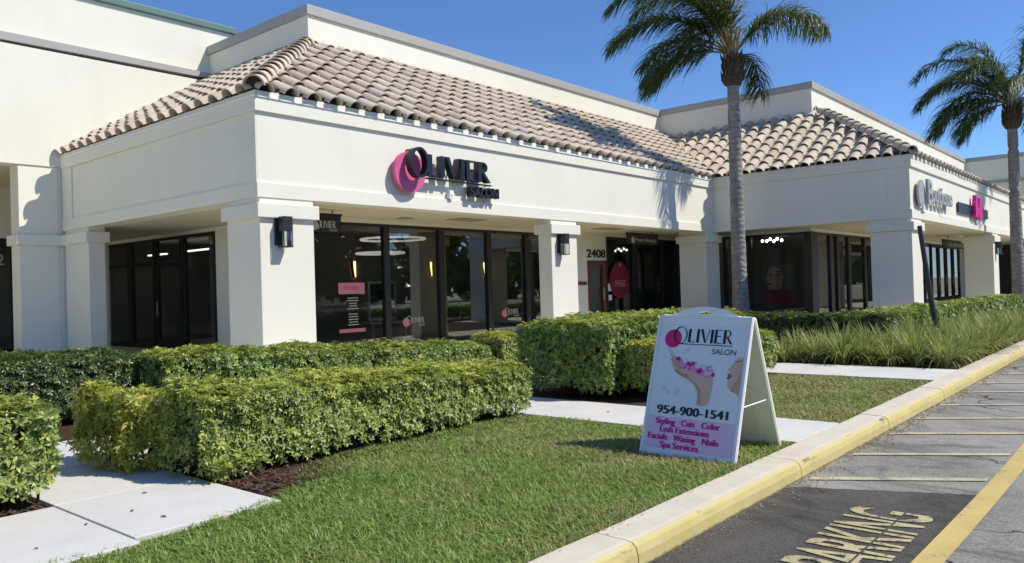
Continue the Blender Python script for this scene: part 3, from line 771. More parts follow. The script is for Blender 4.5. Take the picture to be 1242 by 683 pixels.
# ================================================================== SIGNS ON THE FASCIA
def fy_front(x0, z0, y): return lambda u, v, w: (x0+u, y-w, z0+v)
sg = thing('shop_sign', 'raised black and pink OLIVIER SALON lettering on the cream fascia', 'sign', (10.5, YF, 3.6))
Yp = YF+OP
fn = fy_front(0, 0, Yp)
mb = MB(); mb.prism(disc(10.56, 3.80, .40, 56), .10, .18, fn); mb.build('disc', M['pink'], sg)
mb = MB()
for q in ring_quads(10.63, 3.975, .245, .30, .178, .262, .0, 48): mb.prism(q, .24, .40, fn)
mb.build('letter_ring', M['black'], sg, smooth=False)
sx_, sz_ = 1.86/LOGOW, .43
mb = MB()
for q in LOGO: mb.prism([(11.0+u*sx_, 3.765+v*sz_) for u, v in q], .10, .24, fn)
mb.build('lettering', M['black'], sg)
mb = MB(); mb.box(10.9, 12.97, Yp-.16, Yp-.09, 3.71, 3.738); mb.build('underline', M['black'], sg)
mb = MB(); text_solid(mb, 'SALON', lambda u, v, w: (12.24+u, Yp-.09-w, 3.455+v), .12, bold=.012, width=.92, size=.28); mb.build('subtitle', M['black'], sg)
mb = MB()
for x in (11.1, 11.9, 12.7): mb.box(x, x+.03, Yp-.10, Yp-.001, 3.80, 3.84)
for x in (10.4, 10.7): mb.box(x, x+.03, Yp-.099, Yp-.001, 3.8, 3.84)
for x in (11.05, 11.9, 12.9): mb.box(x, x+.025, Yp-.09, Yp-.001, 3.712, 3.735)
mb.box(10.61, 10.65, Yp-.239, Yp-.001, 4.24, 4.27)
mb.build('stand_off', M['black'], sg)
jb = thing('junction_box', 'small white electrical box below the black sign lettering', 'electrical box', (11.78, Yp, 3.42))
mb = MB(); mb.box(11.72, 11.84, Yp-.10, Yp-.001, 3.36, 3.54); mb.prism(disc(11.78, 3.45, .03, 12), .101, .115, fn); mb.build('box_case', M['white'], jb, bevel=.01)

sg = thing('shop_sign', 'brushed grey metal script sign with a disc on the far fascia', 'sign', (24.5, YB, 3.7))
Y2 = YB+OP
fn2 = fy_front(0, 0, Y2)
mb = MB(); mb.prism(disc(24.75, 3.83, .38, 40), .08, .14, fn2); mb.build('disc', M['steel'], sg)
mb = MB(); text_solid(mb, 'B', lambda u, v, w: (25.05+u, Y2-.16-w, 3.55+v), .08, bold=.02, size=1.0, width=.55); mb.build('initial_letter', M['steel'], sg)
mb = MB(); text_solid(mb, 'outique', lambda u, v, w: (25.72+u, Y2-.10-w, 3.66+v), .08, bold=.012, size=.74, width=2.75); mb.build('lettering', M['steel'], sg)
mb = MB()
for x in (25.2, 26.0, 26.7, 27.4, 28.1): mb.box(x, x+.03, Y2-.10, Y2-.001, 3.75, 3.79)
mb.build('stand_off', M['steel'], sg)
sg = thing('shop_sign', 'black band sign with two pink bottle shapes on the far fascia', 'sign', (32.5, YB, 3.7))
mb = MB(); mb.box(29.9, 35.1, Y2-.079, Y2-.03, 3.58, 3.92); mb.build('band', M['black'], sg)
def bottle(cx, z0, w, h, nh):
    return [(cx-w, z0+.1), (cx-w*.8, z0), (cx+w*.8, z0), (cx+w, z0+.1), (cx+w, z0+h-.12), (cx+w*.62, z0+h), (cx+w*.42, z0+h+nh), (cx-w*.42, z0+h+nh), (cx-w*.62, z0+h), (cx-w, z0+h-.12)]
mb = MB(); mb.prism(bottle(32.3, 3.50, .22, .62, .18), .08, .2, fn2); mb.build('bottle_shape', M['magenta'], sg)
mb = MB(); mb.prism(bottle(32.98, 3.47, .38, .46, .32), .08, .2, fn2); mb.build('bottle_shape', M['magenta'], sg)
mb = MB()
for i in range(12): mb.box(30.0+i*.42, 30.03+i*.42, Y2-.06, Y2-.001, 3.6, 3.63)
mb.build('stand_off', M['black'], sg)

# hanging blade signs under the soffit
def blade(x0, x1, y, z0, z1, label, root_name='hanging_sign'):
    r = thing(root_name, label, 'hanging sign', ((x0+x1)/2, y, z0), 'blade signs under the arcade ceiling')
    mb = MB(); mb.box(x0, x1, y-.025, y+.025, z0, z1); mb.box(x0-.02, x1+.02, y-.04, y+.04, z1, z1+.05); mb.build('board', M['signboard'], r)
    mb = MB(); a = (x1-x0)*.2
    for x in (x0+a, x1-a): mb.tube([(x, y, z1+.05), (x, y, SOF+.03)], .012, 6)
    mb.build('hanger', M['lamp'], r); return r
r = blade(8.95, 9.90, 12.9, 2.68, 3.0, 'short dark hanging sign with pale salon logo beside the corner column')
fnb = fy_front(0, 0, 12.874)
mb = MB(); mb.prism(disc(9.27, 2.80, .09, 24), .0, .006, fnb)
for q in ring_quads(9.32, 2.84, .085, .11, .065, .095, 0, 24): mb.prism(q, .007, .012, fnb)
for q in LOGO: mb.prism([(9.41+u*.36/LOGOW, 2.76+v*.14) for u, v in q], .0, .006, fnb)
text_solid(mb, 'SALON', lambda u, v, w: (9.62+u, 12.874-w, 2.70+v), .005, width=.18, size=.06)
mb.build('lettering', M['cream'], r)
r = blade(20.68, 22.52, 12.9, 2.72, 3.02, 'long dark hanging sign in front of the shop with the red tag')
mb = MB(); mb.prism(disc(20.98, 2.84, .10, 24), 0, .006, fnb); text_solid(mb, 'Point Beauty', lambda u, v, w: (21.15+u, 12.874-w, 2.80+v), .005, width=1.2, size=.16); mb.build('lettering', M['cream'], r)
r = blade(36.3, 41.4, 7.5, 2.62, 2.92, 'dark hanging sign over the far double doors')
mb = MB(); text_solid(mb, 'SALON SUITES', lambda u, v, w: (37.2+u, 7.474-w, 2.70+v), .005, width=3.4, size=.2); mb.build('lettering', M['cream'], r)

wall_lamp(7.70, YF+.02, 2.26, 'black and glass wall lantern on the nearest corner column')
l2 = wall_lamp(15.60, YF+.02, 2.24, 'black and glass wall lantern on the middle column')
copy_tree(l2, (36.95, YB+.03, 2.24), 'black and glass wall lantern on the farthest column')

# 2408
hn = thing('house_number', 'black numerals 2408 above the wooden door', 'number', (20.24, 14.13, 2.34))
mb = MB(); text_solid(mb, '2408', lambda u, v, w: (20.26+u, 14.128-w, 2.36+v), .02, bold=.006, width=1.04, size=.36); mb.build('numerals', M['black'], hn)
o = MB(); o.box(19.75, 20.2, 14.10, 14.128, 1.50, 1.60); o = o.build('name_plate', M['rust'], None, origin=(19.97, 14.12, 1.5)); tag(o, 'small red-brown plate on the wall left of the wooden door', 'plaque')

# window dressings
def decal(x0, z0, label):
    r = thing('window_decal', label, 'window decal', (x0, 14.12, z0), 'salon logos on the window glass')
    f = fy_front(x0, z0, 14.192)
    mb = MB(); mb.prism(disc(.10, .06, .11, 28), 0, .002, f); mb.build('disc', M['pinkposter'], r)
    mb = MB()
    for q in ring_quads(.19, .10, .085, .11, .068, .097, 0, 24): mb.prism(q, .003, .005, f)
    for q in LOGO: mb.prism([(.29+u*.40/LOGOW, .03+v*.14) for u, v in q], 0, .003, f)
    text_solid(mb, 'SALON', lambda u, v, w: f(.5+u, -.045+v, w), .003, width=.2, size=.07)
    mb.build('lettering', M['cream'], r)
decal(12.66, .66, 'pink and white salon logo on the second window pane'); decal(16.26, .72, 'pink and white salon logo on the fourth window pane by the plant')
pr = thing('window_menu', 'pink headed price list stuck on the first salon window', 'poster', (11.15, 14.1, .6))
f = fy_front(0, 0, 14.19)
mb = MB(); mb.box(10.79, 11.52, 14.186, 14.191, 1.44, 1.69); mb.build('header', M['pinkposter'], pr)
mb = MB(); mb.box(10.79, 11.52, 14.186, 14.191, .58, .66); mb.build('footer', M['pinkposter'], pr)
mb = MB()
for i in range(11):
    if i == 5: continue
    w = .08+.09*random.random(); mb.box(11.18-w, 11.18+w, 14.187, 14.191, 1.34-i*.06, 1.358-i*.06)
mb.build('menu_text', M['cream'], pr)
mb = MB(); text_solid(mb, 'OLIVIER', lambda u, v, w: (10.95+u, 14.185-w, 1.53+v), .002, width=.4, size=.12); mb.build('lettering', M['magenta'], pr)

tg = thing('red_tag_poster', 'large red tag shaped poster reading FREE hung in the window', 'poster', (22.1, 14.1, 1.1))
mb = MB(); oval = [(22.1+.60*math.cos(a)*(1-.12*math.sin(a)), 1.64+.60*math.sin(a)) for a in np.linspace(0, 2*PI, 40, endpoint=False)]
mb.prism(oval, 0, .01, fy_front(0, 0, 14.12)); mb.build('tag', M['red'], tg)
mb = MB(); text_solid(mb, 'FREE', lambda u, v, w: (21.82+u, 14.105-w, 1.42+v), .004, width=.62, size=.30); mb.prism(disc(22.1, 2.12, .045, 16), .015, .02, fy_front(0, 0, 14.12)); mb.build('lettering', simple('faded_red', (.55, .25, .25), .6), tg)
nt_ = thing('door_notice', 'white paper notices stuck between the wooden door and red tag', 'notice', (21.5, 14.12, 1.2))
mb = MB(); mb.box(21.40, 21.62, 14.115, 14.125, 1.28, 1.52); mb.box(21.42, 21.6, 14.115, 14.125, .98, 1.16); mb.build('paper', M['paper'], nt_)

# posters inside second shop
def face_poster(ax, off, a0, a1, z0, z1, label, band=True):
    r = thing('beauty_poster', label, 'poster', (off if ax == 'y' else (a0+a1)/2, (a0+a1)/2 if ax == 'y' else off, z0), 'beauty posters in the shop windows')
    w = a1-a0; h = z1-z0
    fn = (lambda u, v, t: (off-t, a1-u*w, z0+v*h)) if ax == 'y' else (lambda u, v, t: (a0+u*w, off-t, z0+v*h))
    mb = MB(); mb.prism([(0, .0), (1, .0), (1, 1), (0, 1)], 0, .02, fn); mb.build('board', M['grey'], r)
    if band:
        mb = MB(); mb.prism([(0, 0), (1, 0), (1, .34), (0, .34)], .021, .024, fn); mb.build('band', M['red'], r)
        mb = MB(); text_solid(mb, '77', lambda u, v, t: fn(.08+u, .16+v*.7, .025+t), .002, width=.14, size=.16); mb.build('lettering', M['skinmid'], r)
    mb = MB(); mb.prism([(.16, .36), (.52, .36), (.66, .5), (.72, .72), (.62, .93), (.36, .99), (.16, .9), (.12, .74), (.05, .64), (.10, .6), (.08, .5)], .021, .024, fn); mb.build('face', M['skinmid'], r)
    mb = MB()
    mb.prism([(.16, .74), (.28, .77), (.30, .73), (.18, .715)], .025, .027, fn); mb.prism([(.44, .75), (.60, .77), (.60, .72), (.46, .71)], .025, .027, fn)
    mb.prism([(.10, .51), (.24, .53), (.26, .49), (.12, .465)], .025, .027, fn); mb.prism([(.40, .82), (.62, .84), (.62, .815), (.42, .80)], .025, .027, fn)
    mb.build('features', M['black'], r)
    mb = MB(); mb.prism([(.40, .37), (.52, .36), (.66, .5), (.72, .72), (.62, .93), (.46, .985), (.50, .86), (.38, .70), (.44, .56)], .0245, .0247, fn); mb.build('cheek_shade', M['skindark'], r)
    mb = MB(); mb.prism([(.30, 1.0), (.12, .93), (.40, .955), (.60, .88), (.68, .70), (.64, .48), (.80, .55), (.88, .80), (.78, .99)], .0275, .0278, fn); mb.build('hair', M['grey'], r)
face_poster('y', 26.42, 10.02, 11.0, .68, 2.0, 'beauty poster of a face with red base behind the corner shop glass')
face_poster('x', 14.5, 25.05, 25.95, .75, 1.9, 'dim poster of a woman in the window behind the inner column', False)
o = MB(); o.box(26.9, 27.85, 9.55, 9.6, .75, 1.25); o = o.build('window_display', M['red'], None, origin=(27.3, 9.55, .75)); tag(o, 'red display panel behind the glass right of the corner post', 'display')
o = MB()
o.box(25.05, 25.95, 14.4, 14.44, 2.55, 2.95); o = o.build('window_valance', M['red'], None, origin=(25.5, 14.4, 2.55)); tag(o, 'dark red valance at the top of the window beside the inner column', 'valance')
o = MB(); o.box(30.1, 31.5, 10.0, 10.4, WZ+.006, 1.25); o = o.build('display_counter', M['teal'], None, origin=(30.8, 10.2, WZ)); tag(o, 'pale teal counter behind the window near the second corner column', 'counter')
ch = thing('chandelier', 'cluster of small white glowing bulbs high in the corner shop window', 'light', (27.4, 11.1, 2.95))
mb = MB(); mb.tube([(27.4, 11.1, 2.92), (27.4, 11.1, SOF)], .015, 6); mb.tube([(27.4, 10.75, 2.86), (27.4, 11.45, 2.86)], .012, 6); mb.build('stem', M['lamp'], ch)
for dy, dz in ((-.36, 0), (-.2, .06), (-.08, -.02), (.05, .06), (.18, .0), (.34, .01)):
    mb = MB(); c = Vector((27.4, 11.1+dy, 2.88+dz)); mb.tube([c+Vector((0, 0, -.05)), c+Vector((0, 0, -.03)), c, c+Vector((0, 0, .03)), c+Vector((0, 0, .05))], [.01, .04, .05, .04, .01], 8); mb.build('bulb', M['bulb'], ch)

# salon interior
def sconce(x, label):
    r = thing('wall_sconce', label, 'wall lamp', (x, 17.99, 1.95), 'lit sconces on the salon back wall')
    mb = MB(); mb.add([(x-.09, 17.93, 2.42), (x-.03, 17.93, 2.42), (x+.03, 17.90, 1.9), (x-.02, 17.90, 1.9), (x-.09, 17.97, 2.42), (x-.03, 17.97, 2.42), (x+.03, 17.97, 1.9), (x-.02, 17.97, 1.9)], [(0, 1, 2, 3), (5, 4, 7, 6), (0, 4, 5, 1), (2, 6, 7, 3), (0, 3, 7, 4), (1, 5, 6, 2)]); mb.build('shade', M['rust'], r)
    mb = MB(); mb.box(x+.045, x+.10, 17.95, 17.97, 1.92, 2.36); mb.build('tube', M['warm'], r)
sconce(14.18, 'lit wall sconce above the pink window menu'); sconce(17.18, 'lit wall sconce behind the second salon window pane'); sconce(19.9-.25, 'lit wall sconce at the right end of the salon back wall')
def ringlamp(x, y, z, rr, label):
    r = thing('ring_pendant', label, 'pendant lamp', (x, y, z), 'glowing ring pendants in the salon')
    mb = MB(); pts = [(x+rr*math.cos(a), y+rr*math.sin(a), z) for a in np.linspace(0, 2*PI, 41)]; mb.tube(pts, .03, 6, caps=False); mb.build('ring', M['cool'], r)
    mb = MB()
    for a in (0, 2*PI/3, 4*PI/3): mb.tube([(x+rr*math.cos(a), y+rr*math.sin(a), z+.03), (x, y, SOF)], .004, 4)
    mb.build('cable', M['lamp'], r)
ringlamp(14.0, 16.0, 2.86, .85, 'larger glowing ring pendant nearer the salon ceiling'); ringlamp(13.55, 16.0, 2.48, .62, 'smaller lower glowing ring pendant inside the salon')
def strip(x0, y0, y1, z, label):
    o = MB(); o.box(x0, x0+.10, y0, y1, z, z+.04); o = o.build('strip_light', M['tube'], None, origin=(x0, y0, z)); tag(o, label, 'strip light', 'strip lights behind the side windows')
strip(10.6, 21.8, 22.8, 2.7, 'leftmost short strip light seen through the dark side glass'); strip(11.2, 20.1, 22.0, 2.78, 'middle strip light seen through the dark side glass'); strip(11.0, 17.9, 19.3, 2.86, 'rightmost strip light near the corner column in side glass')
mr = thing('salon_mirror', 'pale framed styling mirror behind the second salon window', 'mirror', (13.7, 16.2, .5))
mb = MB(); mb.box(13.35, 14.30, 16.3, 16.36, .70, 1.75); mb.build('frame', M['cream'], mr)
mb = MB(); mb.box(13.41, 13.83, 16.28, 16.298, .78, 1.69); mb.box(13.95, 14.24, 16.28, 16.298, .78, 1.69); mb.build('mirror_glass', M['mirror'], mr)
mb = MB(); mb.box(13.2, 14.6, 16.05, 16.4, .62, .68); mb.box(13.3, 13.36, 16.1, 16.38, WZ+.006, .62); mb.box(14.42, 14.48, 16.1, 16.38, WZ+.006, .62); mb.build('shelf', M['cream'], mr)
cr = thing('styling_chair', 'dark styling chair inside the salon behind the third pane', 'chair', (15.6, 15.6, WZ))
mb = MB(); mb.box(15.3, 15.85, 15.35, 15.9, .55, .68); mb.build('seat', M['black'], cr, bevel=.03)
mb = MB(); mb.box(15.78, 15.9, 15.35, 15.9, .70, 1.25); mb.build('backrest', M['black'], cr, bevel=.03)
mb = MB(); mb.tube([(15.58, 15.62, WZ+.01), (15.58, 15.62, .55)], .04, 10); mb.tube([(15.58, 15.62, WZ+.008), (15.58, 15.62, WZ+.04)], .26, 16); mb.build('base', M['steel'], cr)

# parked sign at far left glass, plain cars are not in frame ------------------

# ================================================================== PLANTS
def rosette_leaves(points, normals, size, mat, name, parent, nleaf=5, wid=.42, tilt=.34, origin=(0, 0, 0)):
    N = len(points)
    n = normals/np.linalg.norm(normals, axis=1, keepdims=True)
    n = n+RNG.normal(0, .26, (N, 3)); n /= np.linalg.norm(n, axis=1, keepdims=True)
    t = np.cross(n, RNG.normal(0, 1, (N, 3))); t /= np.linalg.norm(t, axis=1, keepdims=True)
    b = np.cross(n, t)
    V = []; T = []
    base = 0
    sz = size*RNG.uniform(.65, 1.25, N)
    for k in range(nleaf):
        a = 2*PI*k/nleaf+RNG.uniform(-.35, .35, N)
        d = t*np.cos(a)[:, None]+b*np.sin(a)[:, None]; e = -t*np.sin(a)[:, None]+b*np.cos(a)[:, None]
        tl = RNG.uniform(tilt*.4, tilt*1.6, N)[:, None]
        dr = d*np.cos(tl)+n*np.sin(tl); up = n*np.cos(tl)-d*np.sin(tl)
        l = (sz*RNG.uniform(.75, 1.15, N))[:, None]; w = l*wid*.5
        p0 = points; pm = points+dr*l*.55+up*l*.03
        pl = points+dr*l*.5+e*w+up*l*.10; pr_ = points+dr*l*.5-e*w+up*l*.10; p1 = points+dr*l-up*l*.10
        V.append(np.stack([p0, pl, p1, pr_, pm], 1).reshape(-1, 3))
        i = (np.arange(N)*5+base)[:, None]
        T.append(np.concatenate([i+np.array([[0, 4, 1]]), i+np.array([[1, 4, 2]]), i+np.array([[2, 4, 3]]), i+np.array([[3, 4, 0]])]))
        base += 5*N
    return fastmesh(name, np.concatenate(V), np.concatenate(T), mat, parent, origin)
def vnoise(p, s, seed):
    q = p*s+seed
    return (np.sin(q[:, 0]*1.7+1.3*np.sin(q[:, 1]*1.1+q[:, 2]))+np.sin(q[:, 1]*2.1+1.1*np.sin(q[:, 2]*1.3+q[:, 0]*.7))+np.sin(q[:, 2]*1.9+1.2*np.sin(q[:, 0]*1.5)))/3
def hedge(name, label, x0, x1, y0, y1, zl, zr, leaf, mat, dens=560, rough=.05, base=.22, group=None, stems=True, sides='fblrt', cat='hedge', core_base=.34, wid=.42, lit_growth=None):
    if lit_growth is None: lit_growth = {'leafA': .85, 'leafB': .45, 'leafC': .03, 'leafY': .5}[[k for k in ('leafA', 'leafB', 'leafC', 'leafY') if M[k] is mat][0]]
    """zl: top height at x0, zr: at x1"""
    org = Vector(((x0+x1)/2, (y0+y1)/2, GZ))
    r = thing(name, label, cat, org, group)
    pts = []; nrm = []
    def emit_(n, fu, nn, keep=None):
        P = fu(RNG.random(n), RNG.random(n)); pts.append(P); nrm.append(np.tile(nn, (n, 1)))
    zt = lambda x: zl+(zr-zl)*(x-x0)/(x1-x0)
    H = (zl+zr)/2-GZ
    if 't' in sides: emit_(int(dens*1.05*(x1-x0)*(y1-y0)), lambda a, b: np.stack([x0+a*(x1-x0), y0+b*(y1-y0), zt(x0+a*(x1-x0))], 1), (0, 0, 1))
    def side(n, xf, yf, nn):
        def fu(a, b):
            x = xf(a); y = yf(a); lo = base; bb = b**.85
            return np.stack([x, y, lo+(zt(x)-lo)*bb], 1)
        emit_(n, fu, nn)
    if 'f' in sides: side(int(dens*(x1-x0)*H), lambda a: x0+a*(x1-x0), lambda a: y0+0*a, (0, -1, .35))
    if 'b' in sides: side(int(dens*.5*(x1-x0)*H), lambda a: x0+a*(x1-x0), lambda a: y1+0*a, (0, 1, .35))
    if 'l' in sides: side(int(dens*(y1-y0)*H), lambda a: x0+0*a, lambda a: y0+a*(y1-y0), (-1, 0, .35))
    if 'r' in sides: side(int(dens*.8*(y1-y0)*H), lambda a: x1+0*a, lambda a: y0+a*(y1-y0), (1, 0, .35))
    # inner fill
    n = int(dens*.9*(x1-x0)*(y1-y0))
    emit_(n, lambda a, b: np.stack([x0+.08+a*(x1-x0-.16), y0+.08+b*(y1-y0-.16), base+.02+(zt(x0+a*(x1-x0))-base-.10)*RNG.random(n)], 1), (0, -.3, .6))
    P = np.concatenate(pts); Nn = np.concatenate(nrm).astype(float)
    # rounded shoulders + undulation
    cx, cy = (x0+x1)/2, (y0+y1)/2
    dx = np.minimum(P[:, 0]-x0, x1-P[:, 0]); dy = np.minimum(P[:, 1]-y0, y1-P[:, 1]); dz = zt(P[:, 0])-P[:, 2]
    m = np.minimum(dx, dy); sh = np.clip(.12-m, 0, .12)*np.clip(1-dz/.12, 0, 1)
    P[:, 2] -= sh*.45
    und = vnoise(P, 3.1, 3.7)*rough+vnoise(P, 9.3, 1.1)*rough*.55
    P += Nn*(und+RNG.normal(0, .02, len(P))-.02)[:, None]
    # thin lower skirt, ragged
    hz = (P[:, 2]-base)/.25
    gap = np.clip(.92+1.1*vnoise(P, 7.3, 4.1)+.5*vnoise(P, 15., 2.), .30, 1)
    keep = (RNG.random(len(P)) < np.clip(.35+hz+.5*vnoise(P, 4.7, 9.), .10, 1)*np.where(Nn[:, 2] > .8, 1, gap))
    P = P[keep]; Nn = Nn[keep]
    pn = np.where(Nn[:, 2] > .8, lit_growth, lit_growth*.24)*np.clip(.75+.6*vnoise(P, 2.3, 5.), .1, 1.2)  # lighter leaves weighted to the tops: sunlit brightness painted in with new growth
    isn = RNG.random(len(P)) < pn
    rosette_leaves(P[~isn], Nn[~isn], leaf, mat, 'foliage', r, origin=tuple(org), wid=wid)
    if isn.sum() > 4: rosette_leaves(P[isn]+np.array([0, 0, .012]), Nn[isn], leaf*.95, M['leafN'] if mat is not M['leafY'] else M['leafY'], 'sunlit_new_growth', r, origin=tuple(org), wid=wid)
    # woody interior
    mb = MB(); s = .13
    nx = max(3, int((x1-x0)/.16)); ny = max(2, int((y1-y0)/.16)); nz = 4
    if x1-x0 > .4 and y1-y0 > .4:
        def pt(i, j, k):
            x = x0+s+(x1-x0-2*s)*i/nx; y = y0+s+(y1-y0-2*s)*j/ny; z = core_base+(zt(x)-s*.8-core_base)*k/nz
            q = np.array([[x, y, z]]); d = float(vnoise(q, 5.3, 2.2))*.06
            return (x+d*.6, y+d, z+d)
        idx = {}; vs = []
        def vid(i, j, k):
            if (i, j, k) not in idx: idx[(i, j, k)] = len(vs); vs.append(pt(i, j, k))
            return idx[(i, j, k)]
        fs = []
        for i in range(nx):
            for j in range(ny):
                fs.append((vid(i, j, nz), vid(i+1, j, nz), vid(i+1, j+1, nz), vid(i, j+1, nz))); fs.append((vid(i, j, 0), vid(i, j+1, 0), vid(i+1, j+1, 0), vid(i+1, j, 0)))
        for i in range(nx):
            for k in range(nz):
                fs.append((vid(i, 0, k), vid(i+1, 0, k), vid(i+1, 0, k+1), vid(i, 0, k+1))); fs.append((vid(i, ny, k), vid(i, ny, k+1), vid(i+1, ny, k+1), vid(i+1, ny, k)))
        for j in range(ny):
            for k in range(nz):
                fs.append((vid(0, j, k), vid(0, j, k+1), vid(0, j+1, k+1), vid(0, j+1, k))); fs.append((vid(nx, j, k), vid(nx, j+1, k), vid(nx, j+1, k+1), vid(nx, j, k+1)))
        mb.add(vs, fs)
    if stems:
        ns = int((x1-x0)*(y1-y0)*16)
        for _ in range(ns):
            x = random.uniform(x0+.06, x1-.06); y = random.uniform(y0+.05, y1-.05); t = random.uniform(-.16, .16); u = random.uniform(-.14, .14)
            zt_ = zt(x)-.12
            mb.tube([(x, y, GZ-.03), (x+t*.3, y+u*.3, GZ+.18), (x+t, y+u, (GZ+.18+zt_)/2), (x+t*1.3, y+u*1.3, zt_)], [.010, .009, .007, .004], 4)
    mb.build('branches', M['twig'], r)
    return r

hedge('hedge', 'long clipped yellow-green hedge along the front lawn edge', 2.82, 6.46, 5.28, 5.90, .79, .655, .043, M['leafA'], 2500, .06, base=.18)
hedge('hedge', 'clipped hedge at the left edge with bare stems beside the path', -1.6, 1.98, 5.62, 6.75, .79, .79, .052, M['leafA'], 1500, .06, base=.24, core_base=.42, lit_growth=.35)
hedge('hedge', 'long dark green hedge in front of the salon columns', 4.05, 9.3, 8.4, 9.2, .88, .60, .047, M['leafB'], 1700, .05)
hedge('hedge', 'hedge coloured dark for shade, crossing at the far left before the wall', -2.5, 4.02, 9.0, 9.9, .90, .88, .05, M['leafC'], 1300, .06)  # deep leaf colour stands in for shade cast from out of view
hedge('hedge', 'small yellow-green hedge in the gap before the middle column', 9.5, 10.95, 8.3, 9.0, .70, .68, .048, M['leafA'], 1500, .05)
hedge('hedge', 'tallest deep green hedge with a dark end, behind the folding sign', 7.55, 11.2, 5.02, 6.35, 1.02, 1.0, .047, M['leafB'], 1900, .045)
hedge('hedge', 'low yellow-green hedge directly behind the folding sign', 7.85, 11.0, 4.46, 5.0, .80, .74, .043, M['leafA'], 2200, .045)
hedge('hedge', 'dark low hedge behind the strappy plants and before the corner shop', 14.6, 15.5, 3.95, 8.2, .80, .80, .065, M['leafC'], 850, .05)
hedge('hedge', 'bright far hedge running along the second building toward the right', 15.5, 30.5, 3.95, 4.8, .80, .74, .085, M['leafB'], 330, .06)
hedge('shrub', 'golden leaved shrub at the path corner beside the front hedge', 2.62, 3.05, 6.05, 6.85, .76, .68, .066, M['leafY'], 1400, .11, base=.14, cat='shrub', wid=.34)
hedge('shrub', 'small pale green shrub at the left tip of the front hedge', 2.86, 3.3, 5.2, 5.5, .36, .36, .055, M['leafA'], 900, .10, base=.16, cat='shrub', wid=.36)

# strappy liriope clumps
def strap_mesh(seed, nb=120, h=.60):
    rg = np.random.default_rng(seed); V = []; T = []
    for i in range(nb):
        az = rg.uniform(0, 2*PI); sp = rg.uniform(.15, 1.); ln = h*rg.uniform(.65, 1.2); w = rg.uniform(.007, .012)
        d = np.array([math.cos(az), math.sin(az), 0]); e = np.array([-d[1], d[0], 0])
        p = d*rg.uniform(0, .09); el = PI/2-sp*.62; k = 5; cur = np.array([p[0], p[1], 0.]); base = len(V)
        for s in range(k+1):
            ww = w*(1-(s/k)**2.2)+.001
            V += [cur+e*ww, cur-e*ww]
            cur = cur+(d*math.cos(el)+np.array([0, 0, math.sin(el)]))*ln/k; el -= sp*rg.uniform(.36, .62)
        for s in range(k):
            a = base+2*s; T += [(a, a+1, a+2), (a+1, a+3, a+2)]
    return np.array(V), np.array(T)
strap_src = []
for s in range(4):
    V, T = strap_mesh(40+s); o = fastmesh('strap_plant', V, T, M['lily']); strap_src.append(o)
spots = []
rs = random.Random(5)
for row, yy in enumerate((2.62, 2.98, 3.36, 3.72)):
    x = 12.75+.2*(row % 2)
    while x < 21.5:
        spots.append((x+rs.uniform(-.09, .09), yy+rs.uniform(-.1, .1))); x += .50 if x < 16 else .62
for yy in (4.05, 4.5, 4.95):
    for x in (12.75, 13.25, 13.75, 14.2): spots.append((x+rs.uniform(-.09, .09), yy+rs.uniform(-.09, .09)))
for i, (x, y) in enumerate(spots):
    src = strap_src[i % 4]
    o = src if i < 4 else src.copy()
    if i >= 4: COL.objects.link(o)
    o.location = (x, y, GZ-.01); o.rotation_euler = (0, 0, rs.uniform(0, 6.28)); k = rs.uniform(.8, 1.15); o.scale = (k, k, k*rs.uniform(.85, 1.05))
    tag(o, 'arching strap-leaved clump in the planting bed by the kerb', 'plant', 'strap-leaved clumps in the kerb bed')

